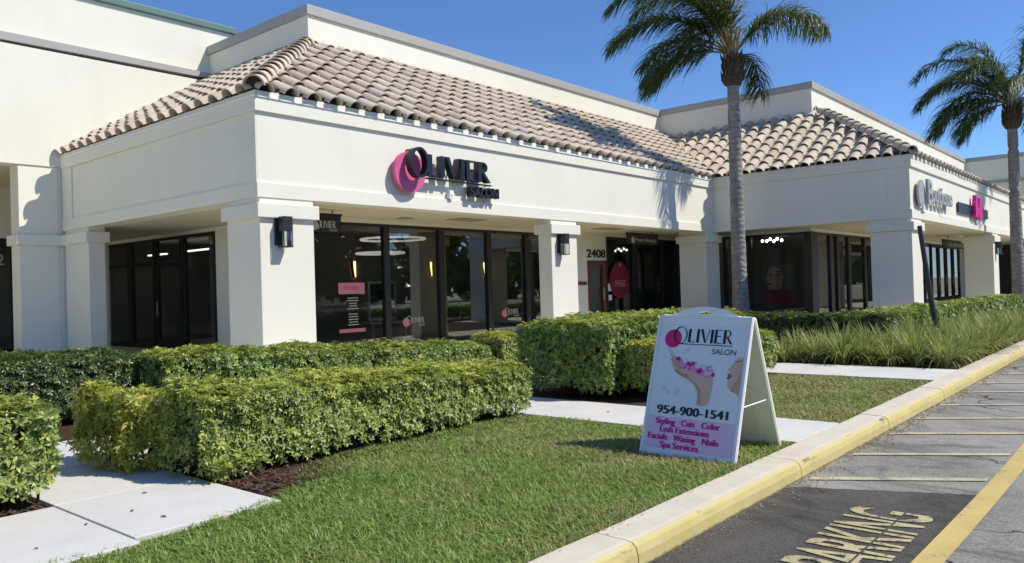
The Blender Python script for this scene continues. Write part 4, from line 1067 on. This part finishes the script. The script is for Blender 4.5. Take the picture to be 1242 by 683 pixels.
# palms ---------------------------------------------------------------------
rv = Vector((.647, -.762, 0)); fv = Vector((.762, .647, 0)); WIND = -rv
def palm(label, base, top, rad, fronds, seed, scale=1.):
    rnd = random.Random(seed)
    r = thing('palm_tree', label, 'palm tree', base)
    b = Vector(base); t = Vector(top); mb = MB(); path = []; rr = []
    for i in range(41):
        k = i/40; p = b.lerp(t, k)+Vector((.10*math.sin(k*2.4), .06*math.sin(k*3.), 0))*(1-k); path.append(p)
        rr.append(rad*(1.18-.18*min(1, k*6))*(1-.28*k)*(1+.018*math.sin(i*2.1)))
    mb.tube(path, rr, 20); mb.build('trunk', M['bark'], r, smooth=True)
    # old leaf-base boot
    mb = MB(); o = t-Vector((0, 0, .12)); prof = [(-.12, 1.0), (-.05, 1.5), (.12, 1.62), (.4, 1.58), (.65, 1.35), (.85, .95)]; rb = rr[-1]
    mb.tube([o+Vector((0, 0, z*scale)) for z, _ in prof], [rb*q for _, q in prof], 16)
    for i in range(70):
        a = rnd.uniform(0, 6.28); z = rnd.uniform(-.05, .75)*scale; q = rb*1.5; d = Vector((math.cos(a), math.sin(a), 0)); c = o+d*q*.93+Vector((0, 0, z))
        mb.tube([c, c+d*.06+Vector((0, 0, .10)), c+d*.10+Vector((0, 0, .24))], [.05, .04, .008], 5)
    mb.build('boot', M['boot'], r)
    crown = t+Vector((0, 0, .75*scale))
    mb = MB()
    for i in range(9):
        a = i*.7; d = Vector((math.cos(a), math.sin(a), 0)); mb.tube([crown-Vector((0, 0, .35))+d*.10, crown+d*.16+Vector((0, 0, .25)), crown+d*.28+Vector((0, 0, .7))], [.07, .05, .02], 6)
    mb.build('crownshaft', M['sheath'], r)
    for (phi, el, ln, droop, dens) in fronds:
        phi, el = R(phi), R(el); d = rv*math.cos(phi)+fv*math.sin(phi)
        dirv = (d*math.cos(el)+Vector((0, 0, math.sin(el)))).normalized()
        p = crown+d*.1; n = 22; pts = [p.copy()]; ds = ln/n
        for i in range(n):
            k = i/n
            dirv = (dirv+Vector((0, 0, -1))*droop*(.035+.12*k)+WIND*.012).normalized(); p = p+dirv*ds; pts.append(p.copy())
        mb = MB(); mb.tube(pts, [.035*(1-.85*i/n) for i in range(n+1)], 5); fr = mb.build('frond', M['rachis'], r, smooth=True)
        V = []; T = []
        npair = int(60*dens)
        for i in range(npair):
            k = .16+.84*(i+rnd.random()*.7)/npair; f = k*n; a = min(int(f), n-1); q = pts[a].lerp(pts[a+1], f-a); tg_ = (pts[a+1]-pts[a]).normalized()
            sd = tg_.cross(Vector((0, 0, 1)))
            if sd.length < .1: sd = rv.copy()
            sd.normalize(); up = sd.cross(tg_)
            for sgn in (-1, 1):
                for rep in range(2):
                    L_ = (.50+.66*math.sin(PI*min(1, k*.9+.08))**.7)*rnd.uniform(.75, 1.15)*scale*(.9 if k < .9 else .7)
                    dd = (sd*sgn*rnd.uniform(.45, 1.)+tg_*rnd.uniform(.45, .9)+up*rnd.uniform(-.5, .55)).normalized()
                    w = .0155*scale*rnd.uniform(.75, 1.2); m = 5; cur = q.copy(); base_i = len(V)
                    e = dd.cross(Vector((rnd.uniform(-.4, .4), rnd.uniform(-.4, .4), 1))).normalized()
                    for s in range(m+1):
                        ww = w*(1-(s/m)**2)+.002
                        V.append(cur+e*ww); V.append(cur-e*ww)
                        cur = cur+dd*(L_/m); dd = (dd+Vector((0, 0, -.30-.12*s))*(.75+.25*rnd.random())+WIND*.17).normalized()
                    for s in range(m):
                        c = base_i+2*s; T += [(c, c+1, c+2), (c+1, c+3, c+2)]
        fastmesh('leaflets', np.array(V), np.array(T), M['palmleaf'], fr, tuple(parent_world(fr)))
    return r
fr1 = [(180, 62, 4.3, 1.25, 1.15), (168, 48, 3.9, 1.15, 1.1), (190, 40, 3.7, 1.0, 1.1), (200, 22, 3.0, .95, 1.), (150, 30, 2.8, 1.1, 1.), (215, 55, 3.8, 1.1, 1.), (172, 74, 4.2, 1.3, 1.1),
       (140, 66, 3.8, 1.2, 1.), (235, 68, 3.6, 1.2, 1.), (185, 5, 2.4, .8, .9), (100, 60, 3.0, 1.3, .9), (260, 62, 2.8, 1.3, .9), (95, 80, 3.0, .4, .8),
       (8, 52, 3.15, 1.35, 1.25), (-14, 46, 2.9, 1.25, 1.), (30, 8, 1.7, 1.7, .8), (160, 15, 2.7, 1., .9), (180, 84, 3.6, .9, .9)]
palm('taller front palm rising before the second tiled roof, fronds blown left', (22.45, 10.1, .12), (22.2, 10.02, 7.5), .235, [(p, min(86, e+5), l*1.1, d*.95, n) for p, e, l, d, n in fr1], 11)
fr2 = [(180, 62, 4.5, 1.15, 1.1), (175, 46, 4.0, 1.1, 1.1), (190, 30, 3.5, 1.0, 1.1), (195, 12, 2.9, .95, 1.), (160, 20, 3.0, 1., 1.), (170, -5, 2.3, .9, 1.), (150, 58, 3.6, 1.2, 1.), (215, 62, 3.6, 1.2, 1.),
       (120, 70, 3.4, 1.3, .9), (240, 45, 3.0, 1.2, .9), (90, 75, 3.2, 1., .9), (10, 60, 3.6, 1.2, 1.), (-20, 50, 3.4, 1.2, 1.), (30, 30, 3.0, 1.3, .9), (-5, 78, 3.8, 1., 1.), (185, 78, 3.8, 1.2, 1.), (0, 0, 2., 1.4, .8), (180, 20, 3.6, 1.0, 1.1)]
palm('second palm near the right edge with fronds streaming left', (35.3, 4.72, .12), (35.05, 4.75, 7.15), .235, fr2, 23)

# unseen trees added behind the viewer to darken reflections in the shop glass
N = 13000
tx = RNG.uniform(-70, 560, N); ty = -48+RNG.normal(0, 1.6, N); top_ = 7.5+1.8*np.sin(tx*.35)+1.2*np.sin(tx*.91+1); tz = .6+(top_-.6)*RNG.random(N)**.8
tl_ = rosette_leaves(np.column_stack([tx, ty, tz]), np.column_stack([RNG.normal(0, .5, N), RNG.normal(.6, .4, N), RNG.normal(.5, .4, N)]), 1.5, M['leafC'], 'added_trees', None, wid=.7)
tag(tl_, 'unseen line of trees added behind the viewer to darken reflections', None, None, 'stuff')
# leaning pole
lp = thing('leaning_pole', 'thin dark pole leaning left out of the planting bed', 'pole', (16.6, 3.62, GZ))
mb = MB(); mb.tube([(16.7, 3.55, GZ-.05), (16.62, 3.65, .9), (16.52, 3.80, 2.42)], [.05, .05, .042], 10); mb.build('shaft', M['darkpole'], lp)
mb = MB(); mb.tube([(16.702, 3.547, GZ-.02), (16.69, 3.56, GZ+.10)], [.075, .065], 10); mb.build('foot', M['darkpole'], lp)

# turf blades ---------------------------------------------------------------
def turf(name, poly, dens_fn, label, h=.055):
    P = np.array(poly); lo = P.min(0); hi = P.max(0); A = (hi-lo).prod(); n = int(A*9000)
    q = lo+RNG.random((n, 2))*(hi-lo)
    ins = np.zeros(n, bool); j = len(P)-1
    for i in range(len(P)):
        c = ((P[i, 1] > q[:, 1]) != (P[j, 1] > q[:, 1])) & (q[:, 0] < (P[j, 0]-P[i, 0])*(q[:, 1]-P[i, 1])/(P[j, 1]-P[i, 1]+1e-12)+P[i, 0]); ins ^= c; j = i
    q = q[ins]; d = np.hypot(q[:, 0], q[:, 1]); q = q[RNG.random(len(q)) < dens_fn(q)/9000]
    N = len(q); d = np.hypot(q[:, 0], q[:, 1])
    pp = np.column_stack([q, np.zeros(N)])
    hh = h*RNG.uniform(.55, 1.35, N)*(1+.3*vnoise(pp, 3.3, .4)); w = RNG.uniform(.0025, .0048, N)*np.clip(d/5, 1, 2.2)
    az = RNG.uniform(0, 2*PI, N); ln = RNG.uniform(.45, 1.75, N); f = np.column_stack([np.cos(az), np.sin(az)]); e = np.column_stack([-f[:, 1], f[:, 0]])
    z0 = np.full(N, .10)
    def lvl(k, ww):
        off = f*(hh*ln*k**1.7)[:, None]; z = z0+hh*(k-.30*ln*k*k)
        return np.column_stack([q+off+e*(w*ww)[:, None], z]), np.column_stack([q+off-e*(w*ww)[:, None], z])
    a0, a1 = lvl(0, 1.); b0, b1 = lvl(.55, .85); c0, _ = lvl(1., 0)
    V = np.stack([a0, a1, b0, b1, c0], 1).reshape(-1, 3); i = (np.arange(N)*5)[:, None]
    T = np.concatenate([i+np.array([[0, 1, 2]]), i+np.array([[1, 3, 2]]), i+np.array([[2, 3, 4]])])
    o = fastmesh(name, V, T, M['grass']); tag(o, label, None, None, 'stuff'); return o
turf('grass', [(1.3, 4.37), (2.0, 4.40), (2.9, 4.50), (3.2, 4.78), (3.5, 5.12), (3.9, 5.36), (5.2, 5.40), (6.2, 5.34), (6.385, 5.15), (6.395, 2.42), (5.9, 2.41), (-2, 2.41), (-2, 4.36)],
     lambda q: np.where(q[:, 0]*.75+q[:, 1]*.6 > 3.2, 7200, 3200), 'short green and straw coloured lawn in front of the hedge')
turf('grass', [(7.405, 2.41), (11.07, 2.41), (11.07, 4.44), (7.405, 4.44)], lambda q: np.full(len(q), 4200.), 'small lawn between the two cross paths', .05)
# ragged tufts over edges handled by blades; fallen leaves on the path
for i, (x, y) in enumerate([(2.2, 5.02), (1.9, 4.95), (2.45, 5.4), (1.55, 4.7), (2.25, 4.72), (6.9, 4.6)]):
    mb = MB(); a = random.uniform(0, 6.28); l = random.uniform(.014, .028); c, s = math.cos(a), math.sin(a)
    def tp(u, v, w): return (x+u*c-v*s, y+u*s+v*c, .139+w)
    mb.add([tp(-l, 0, 0), tp(0, l*.4, .008), tp(l, 0, .002), tp(0, -l*.4, .008), tp(0, 0, .001)], [(0, 4, 1), (1, 4, 2), (2, 4, 3), (3, 4, 0)])
    o = mb.build('fallen_leaf', M['leafdry'], None, origin=(x, y, .138)); tag(o, 'small dry brown leaf lying on a pale concrete path', 'leaf', 'fallen leaves on the path')
# grit collected in the gutter
N = 900
gx_ = RNG.uniform(2.5, 16, N); gy_ = 2.155-np.abs(RNG.normal(0, .09, N)); gs = RNG.uniform(.003, .012, N)*np.clip(gx_/5, .8, 1.6); ga = RNG.uniform(0, 6.28, N)
V = []; 
for k in range(4):
    aa = ga+k*2.094
    V.append(np.column_stack([gx_+gs*np.cos(aa), gy_+gs*np.sin(aa), np.full(N, .006)]) if k < 3 else np.column_stack([gx_, gy_, .006+gs*.9]))
V = np.stack(V, 1).reshape(-1, 3); i = (np.arange(N)*4)[:, None]
tag(fastmesh('gutter_grit', V, np.concatenate([i+np.array([[0, 1, 3]]), i+np.array([[1, 2, 3]]), i+np.array([[2, 0, 3]])]), simple('grit', (.22, .18, .12), .9, var=.7, vs=40)), 'loose grit and bits of leaf along the foot of the kerb', None, None, 'stuff')
# mulch chips
N = 2600
cx = np.concatenate([RNG.uniform(2.93, 6.3, 900), 2.93+RNG.random(600)**1.5*.85, RNG.uniform(-.5, 1.93, 500), RNG.uniform(7.5, 11, 600)]); cy = np.concatenate([5.42+RNG.random(900)*.6, 4.75+RNG.random(600)*.7, 5.6+RNG.random(500)**2*.5, RNG.uniform(4.42, 4.6, 600)])
az = RNG.uniform(0, 6.28, N); l = RNG.uniform(.012, .035, N); w = RNG.uniform(.004, .009, N); c, s = np.cos(az), np.sin(az); z = RNG.uniform(.128, .148, N); tz = RNG.uniform(-.012, .012, N)
V = np.stack([np.column_stack([cx+l*c-w*s, cy+l*s+w*c, z+tz]), np.column_stack([cx+l*c+w*s, cy+l*s-w*c, z+tz]), np.column_stack([cx-l*c+w*s, cy-l*s-w*c, z-tz]), np.column_stack([cx-l*c-w*s, cy-l*s+w*c, z-tz])], 1).reshape(-1, 3)
i = (np.arange(N)*4)[:, None]; T = np.concatenate([i+np.array([[0, 1, 2]]), i+np.array([[0, 2, 3]])])
tag(fastmesh('mulch_chips', V, T, simple('bark_chip', (.10, .06, .04), .9, var=.6, vs=30)), 'dark bark chips along the hedge bases', None, None, 'stuff')

# ================================================================== FOLDING SIGN
af = thing('sandwich_board', 'white folding sidewalk sign advertising the salon, standing on the lawn edge', 'sandwich board', (5.75, 2.93, GZ))
Bp = Vector((5.412, 2.522, .085)); u_ = Vector((-.013, 1, .026)).normalized(); u_ = u_
lam = .318; nn = Vector((1, .013, 0)); upv = nn.cross(u_).normalized(); upv = upv if upv.z > 0 else -upv
v_ = (upv*math.cos(lam)+nn*math.sin(lam)).normalized(); w_ = u_.cross(v_); w_ = w_ if w_.x < 0 else -w_
W_, H_ = .80, 1.15
def fa(u, v, w): return Bp+u_*(W_-u)+v_*v+w_*w     # u from the left as read, v up, w towards the reader
def rrect(x0, x1, y0, y1, r, n=5):
    out = []
    for cx_, cy_, a0 in ((x1-r, y0+r, -PI/2), (x1-r, y1-r, 0), (x0+r, y1-r, PI/2), (x0+r, y0+r, PI)):
        out += [(cx_+r*math.cos(a0+PI/2*i/n), cy_+r*math.sin(a0+PI/2*i/n)) for i in range(n+1)]
    return out
def shell(f, name):
    mb = MB()
    mb.prism(rrect(0, W_, 0, H_, .02), -.022, 0., f)
    # raised rim
    for a, b, c, d in ((0.004, W_-.004, .004, .022), (.004, W_-.004, H_-.022, H_-.004), (.004, .022, .0225, H_-.0225), (W_-.022, W_-.004, .0225, H_-.0225)):
        mb.prism([(a, c), (b, c), (b, d), (a, d)], .0005, .012, f)
    return mb
mb = shell(fa, 'p')
# handle: arched grip with a slot
outer = []; 
hw, hh = .21, .075
n = 20
arch = [(W_/2-hw-.05, H_+.0005)]+[(W_/2-hw+2*hw*i/n, H_+hh*math.sin(PI*(.18+.64*i/n))/1.) for i in range(n+1)]+[(W_/2+hw+.05, H_+.0005)]
slot = [(W_/2-.065+.13*i/n, H_+.026+.014*math.sin(PI*i/n)) for i in range(n+1)]
# top strip over slot, and left/right/bottom bridges
sl = [p[0] for p in slot]
arch_in = [p for p in arch[1:-1]]
def arch_y(x): 
    k = (x-(W_/2-hw))/(2*hw); return H_+hh*math.sin(PI*(.18+.64*max(0, min(1, k))))
for i in range(n):
    a, b = slot[i], slot[i+1]
    mb.prism([a, b, (b[0], arch_y(b[0])), (a[0], arch_y(a[0]))], -.022, .004, fa)
    mb.prism([(a[0], H_+.0005), (b[0], H_+.0005), (b[0], H_+.014), (a[0], H_+.014)], -.022, .003, fa)
xa = slot[0][0]; xl = W_/2-hw
seg = 8
for i in range(seg):
    x0_, x1_ = xl+(xa-xl)*i/seg, xl+(xa-xl)*(i+1)/seg
    mb.prism([(x0_, H_+.0005), (x1_, H_+.0005), (x1_, arch_y(x1_)), (x0_, arch_y(x0_))], -.022, .004, fa)
    mx0, mx1 = W_-x1_, W_-x0_
    mb.prism([(mx0, H_+.0005), (mx1, H_+.0005), (mx1, arch_y(mx1)), (mx0, arch_y(mx0))], -.022, .004, fa)
for sgn in (0, 1):
    x0_, x1_ = (xl-.07, xl) if not sgn else (W_-xl, W_-xl+.07)
    y_ = arch_y(xl)
    mb.prism([(x0_, H_+.0005), (x1_, H_+.0005), (x1_, y_ if not sgn else H_+.006), (x0_, H_+.006 if not sgn else y_)], -.022, .004, fa)
fp = mb.build('front_panel', M['white'], af)
# back panel
apex = fa(0, H_, -.03); 
vb = Vector((.43, 0, -1.09)).normalized()
def fbk(u, v, w): 
    base = Bp+u_*(W_-u)+v_*H_+w_*(-.030); q = (H_-v); nb = Vector((1.09, 0, .43)).normalized(); return base+vb*q*1.0+nb*w
mb = shell(lambda u, v, w: fbk(u, v, -w-.0), 'b')
for i in range(5): 
    mb.prism([(.12+i*.13, .06), (.135+i*.13, .06), (.135+i*.13, H_-.1), (.12+i*.13, H_-.1)], .0005, .006, lambda u, v, w: fbk(u, v, -w))
mb.prism(disc(W_-.16, .52, .03, 14), .013, .02, lambda u, v, w: fbk(u, v, -w))
mb.build('back_panel', M['panelback'], af)
mb = MB()
for u in (.08, W_-.08): mb.tube([fa(u-.05, H_-.005, -.026), fa(u+.05, H_-.005, -.026)], .016, 8)
mb.build('hinge', M['white'], af)
mb = MB(); mb.tube([fa(W_-.03, .45, -.024), fbk(W_-.03, .45, -.001)], .006, 5); mb.build('spreader', M['white'], af)
# poster
PX0, PX1, PY0, PY1 = .035, W_-.035, .045, H_-.075
mb = MB(); mb.prism([(PX0, PY0), (PX1, PY0), (PX1, PY1), (PX0, PY1)], .001, .003, fa); ps = mb.build('poster', M['paper'], af)
mb = MB(); mb.prism([(PX0+.002, PY0+.03), (PX1-.002, PY0+.03), (PX1-.002, .325), (PX0+.002, .325)], .0035, .0042, fa); mb.build('lilac_panel', M['lilac'], ps)
mb = MB(); mb.prism(disc(.155, .955, .075, 40), .0035, .0045, fa); mb.build('disc', M['pinkprint'], ps)
mb = MB()
for q in ring_quads(.215, .985, .060, .072, .046, .066, .004, 36): mb.prism(q, .005, .006, fa)
for q in LOGO: mb.prism([(.285+u*.375/LOGOW, .93+v*.11) for u, v in q], .005, .006, fa)
mb.prism([(.22, .912), (.66, .912), (.66, .918), (.22, .918)], .005, .006, fa)
text_solid(mb, 'SALON', lambda u, v, w: fa(.50+u, .845+v, .005+w), .001, width=.20, size=.062, shear=.1)
mb.build('logo_lettering', M['black'], ps)
mb = MB(); text_bold(mb, '954-900-1541', lambda u, v, w: fa(.105+u, .348+v, .005+w), .001, .0052, width=.59, size=.095); mb.build('phone_number', M['black'], ps)
for s, x, y, w in (('Styling', .11, .265, .165), ('Cuts', .33, .265, .11), ('Color', .50, .265, .145), ('Lash Extensions', .155, .205, .41), ('Facials', .06, .145, .165), ('Waxing', .28, .145, .18), ('Nails', .52, .145, .13), ('Spa Services', .175, .085, .32)):
    mb = MB(); text_bold(mb, s, lambda u, v, w_: fa(x+u, y+v, .005+w_), .001, .0048, width=w, size=.068); mb.build('service_lettering', M['magenta'], ps)
# blown petals, open hand, face profile in the print
rp_ = random.Random(3)
for i in range(9):
    x = rp_.uniform(.07, .34); y = rp_.uniform(.50, .70) if i % 3 else rp_.uniform(.84, .89); s = rp_.uniform(.014, .026); a = rp_.uniform(0, 6)
    if .16 < x and .66 < y < .83: y -= .14
    mb = MB(); mb.prism([(x+s*math.cos(a+t)*(.7 if k % 2 else 1.1), y+s*math.sin(a+t)*.9) for k, t in enumerate(np.linspace(0, 2*PI, 7, endpoint=False))], .0035+i*.00005, .0042+i*.00005, fa); mb.build('pale_petal', M['petalpale'], ps)
def smooth_poly(p, n=3):
    for _ in range(n):
        q = []
        for i in range(len(p)):
            a, b = p[i], p[(i+1) % len(p)]
            q += [(a[0]*.75+b[0]*.25, a[1]*.75+b[1]*.25), (a[0]*.25+b[0]*.75, a[1]*.25+b[1]*.75)]
        p = q
    return p
hand = [(.43, .436), (.53, .436), (.535, .55), (.545, .62), (.53, .675), (.47, .695), (.38, .705), (.30, .74), (.25, .765), (.215, .725), (.26, .68), (.34, .635), (.415, .575), (.435, .51)]
mb = MB(); mb.prism(smooth_poly(hand, 2), .005, .0058, fa); mb.build('hand', M['skin'], ps)
fingers = ([(.31, .735), (.25, .78), (.19, .815), (.152, .832), (.147, .822), (.19, .778), (.26, .715)], [(.28, .722), (.215, .765), (.165, .797), (.155, .786), (.19, .745), (.26, .695)], [(.29, .695), (.22, .722), (.178, .757), (.168, .745), (.205, .705), (.28, .665)], [(.33, .665), (.26, .682), (.212, .708), (.204, .696), (.25, .663), (.34, .632)], [(.525, .672), (.46, .705), (.40, .717), (.395, .702), (.45, .685), (.515, .655)])
for k, q in enumerate(fingers):
    mb = MB(); mb.prism(smooth_poly(q, 2), .0062+k*.0002, .0066+k*.0002, fa); mb.build('finger', [M['skin'], M['skinmid'], M['skin'], M['skindark'], M['skin']][k], ps)
mb = MB(); mb.prism(smooth_poly([(.43, .437), (.462, .437), (.462, .51), (.44, .575), (.36, .635), (.27, .68), (.225, .72), (.25, .675), (.34, .632), (.412, .575), (.433, .51)], 1), .0074, .0077, fa); mb.build('hand_shade', M['skinmid'], ps)
for i in range(46):
    x = rp_.uniform(.225, .545); bl = .765-.075*(x-.225)/.32; y = bl-.03+.062*rp_.random()**1.4; s = rp_.uniform(.014, .026); a = rp_.uniform(0, 6)
    mb = MB(); mb.prism([(x+s*math.cos(a+t)*(.6 if k % 2 else 1.1), y+s*math.sin(a+t)*.8) for k, t in enumerate(np.linspace(0, 2*PI, 7, endpoint=False))], .008+i*.00004, .0083+i*.00004, fa); mb.build('petal', [M['petal'], M['petaldark'], M['petal'], M['petalpale']][i % 4], ps)
face = [(PX1-.002, .83), (.725, .835), (.70, .805), (.69, .78), (.668, .752), (.648, .735), (.655, .722), (.672, .716), (.668, .708), (.650, .699), (.653, .688), (.662, .682), (.648, .672), (.650, .660), (.664, .652), (.657, .625), (.663, .60), (.69, .57), (.725, .555), (PX1-.002, .53)]
mb = MB(); mb.prism(face, .005, .0058, fa); mb.build('face', M['skin'], ps)
mb = MB(); mb.prism([(.651, .699), (.67, .702), (.69, .688), (.675, .682), (.662, .682), (.653, .69)], .0062, .0068, fa); mb.prism([(.649, .672), (.662, .681), (.69, .686), (.68, .668), (.664, .655), (.651, .660)], .0062, .0068, fa); mb.build('lips', M['lip'], ps)
mb = MB(); mb.prism([(.705, .80), (.75, .812), (.762, .806), (.712, .790)], .0062, .0068, fa); mb.build('lashes', M['skindark'], ps)
mb = MB(); mb.prism(smooth_poly([(PX1-.003, .56), (PX1-.003, .75), (.745, .70), (.73, .64), (.70, .60), (.68, .585), (.72, .56)], 1), .0062, .0065, fa); mb.build('cheek_shade', M['skinmid'], ps)

# ================================================================== LIGHT, SKY, CAMERA
W = bpy.data.worlds.new('World'); SC.world = W; W.use_nodes = True; nt = W.node_tree; nt.nodes.clear()
sky = nd(nt, 'ShaderNodeTexSky'); sky.sky_type = 'NISHITA'; sky.sun_disc = False
sv = Vector((.44, -.76, 1.)).normalized()
sky.sun_elevation = math.asin(sv.z); sky.sun_rotation = math.atan2(sv.x, sv.y); sky.air_density = .72; sky.dust_density = 0.; sky.ozone_density = 10.
bg = nd(nt, 'ShaderNodeBackground'); bg.inputs[1].default_value = .115
wo = nd(nt, 'ShaderNodeOutputWorld'); L(nt, sky.outputs[0], bg.inputs[0]); L(nt, bg.outputs[0], wo.inputs[0])
sl_ = bpy.data.lights.new('sun', 'SUN'); sl_.energy = 3.1; sl_.angle = R(.53); sl_.color = (1., .94, .84)
so = bpy.data.objects.new('sun', sl_); COL.objects.link(so); so.location = (10, -20, 30); so.rotation_euler = sv.to_track_quat('Z', 'Y').to_euler()

cd = bpy.data.cameras.new('camera'); cam = bpy.data.objects.new('camera', cd); COL.objects.link(cam)
yaw, pit, rol = R(49.66230558), R(.52117569), R(-1.69480055)
f_ = Vector((math.sin(yaw)*math.cos(pit), math.cos(yaw)*math.cos(pit), math.sin(pit))); r_ = Vector((math.cos(yaw), -math.sin(yaw), 0)); u0 = r_.cross(f_)
r2 = r_*math.cos(rol)+u0*math.sin(rol); u2 = u0*math.cos(rol)-r_*math.sin(rol)
mw = Matrix((r2, u2, -f_)).transposed().to_4x4(); mw.translation = (0, 0, 1.45); cam.matrix_world = mw
cd.sensor_fit = 'HORIZONTAL'; cd.sensor_width = 36; cd.lens = 36*957.778/1242; cd.clip_start = .05; cd.clip_end = 3000
SC.camera = cam
vs = SC.view_settings; vs.view_transform = 'Standard'; vs.look = 'None'; vs.exposure = .60; vs.gamma = 1; vs.use_curve_mapping = False
SC.cycles.max_bounces = 8; SC.cycles.transparent_max_bounces = 16; SC.cycles.sample_clamp_indirect = 6
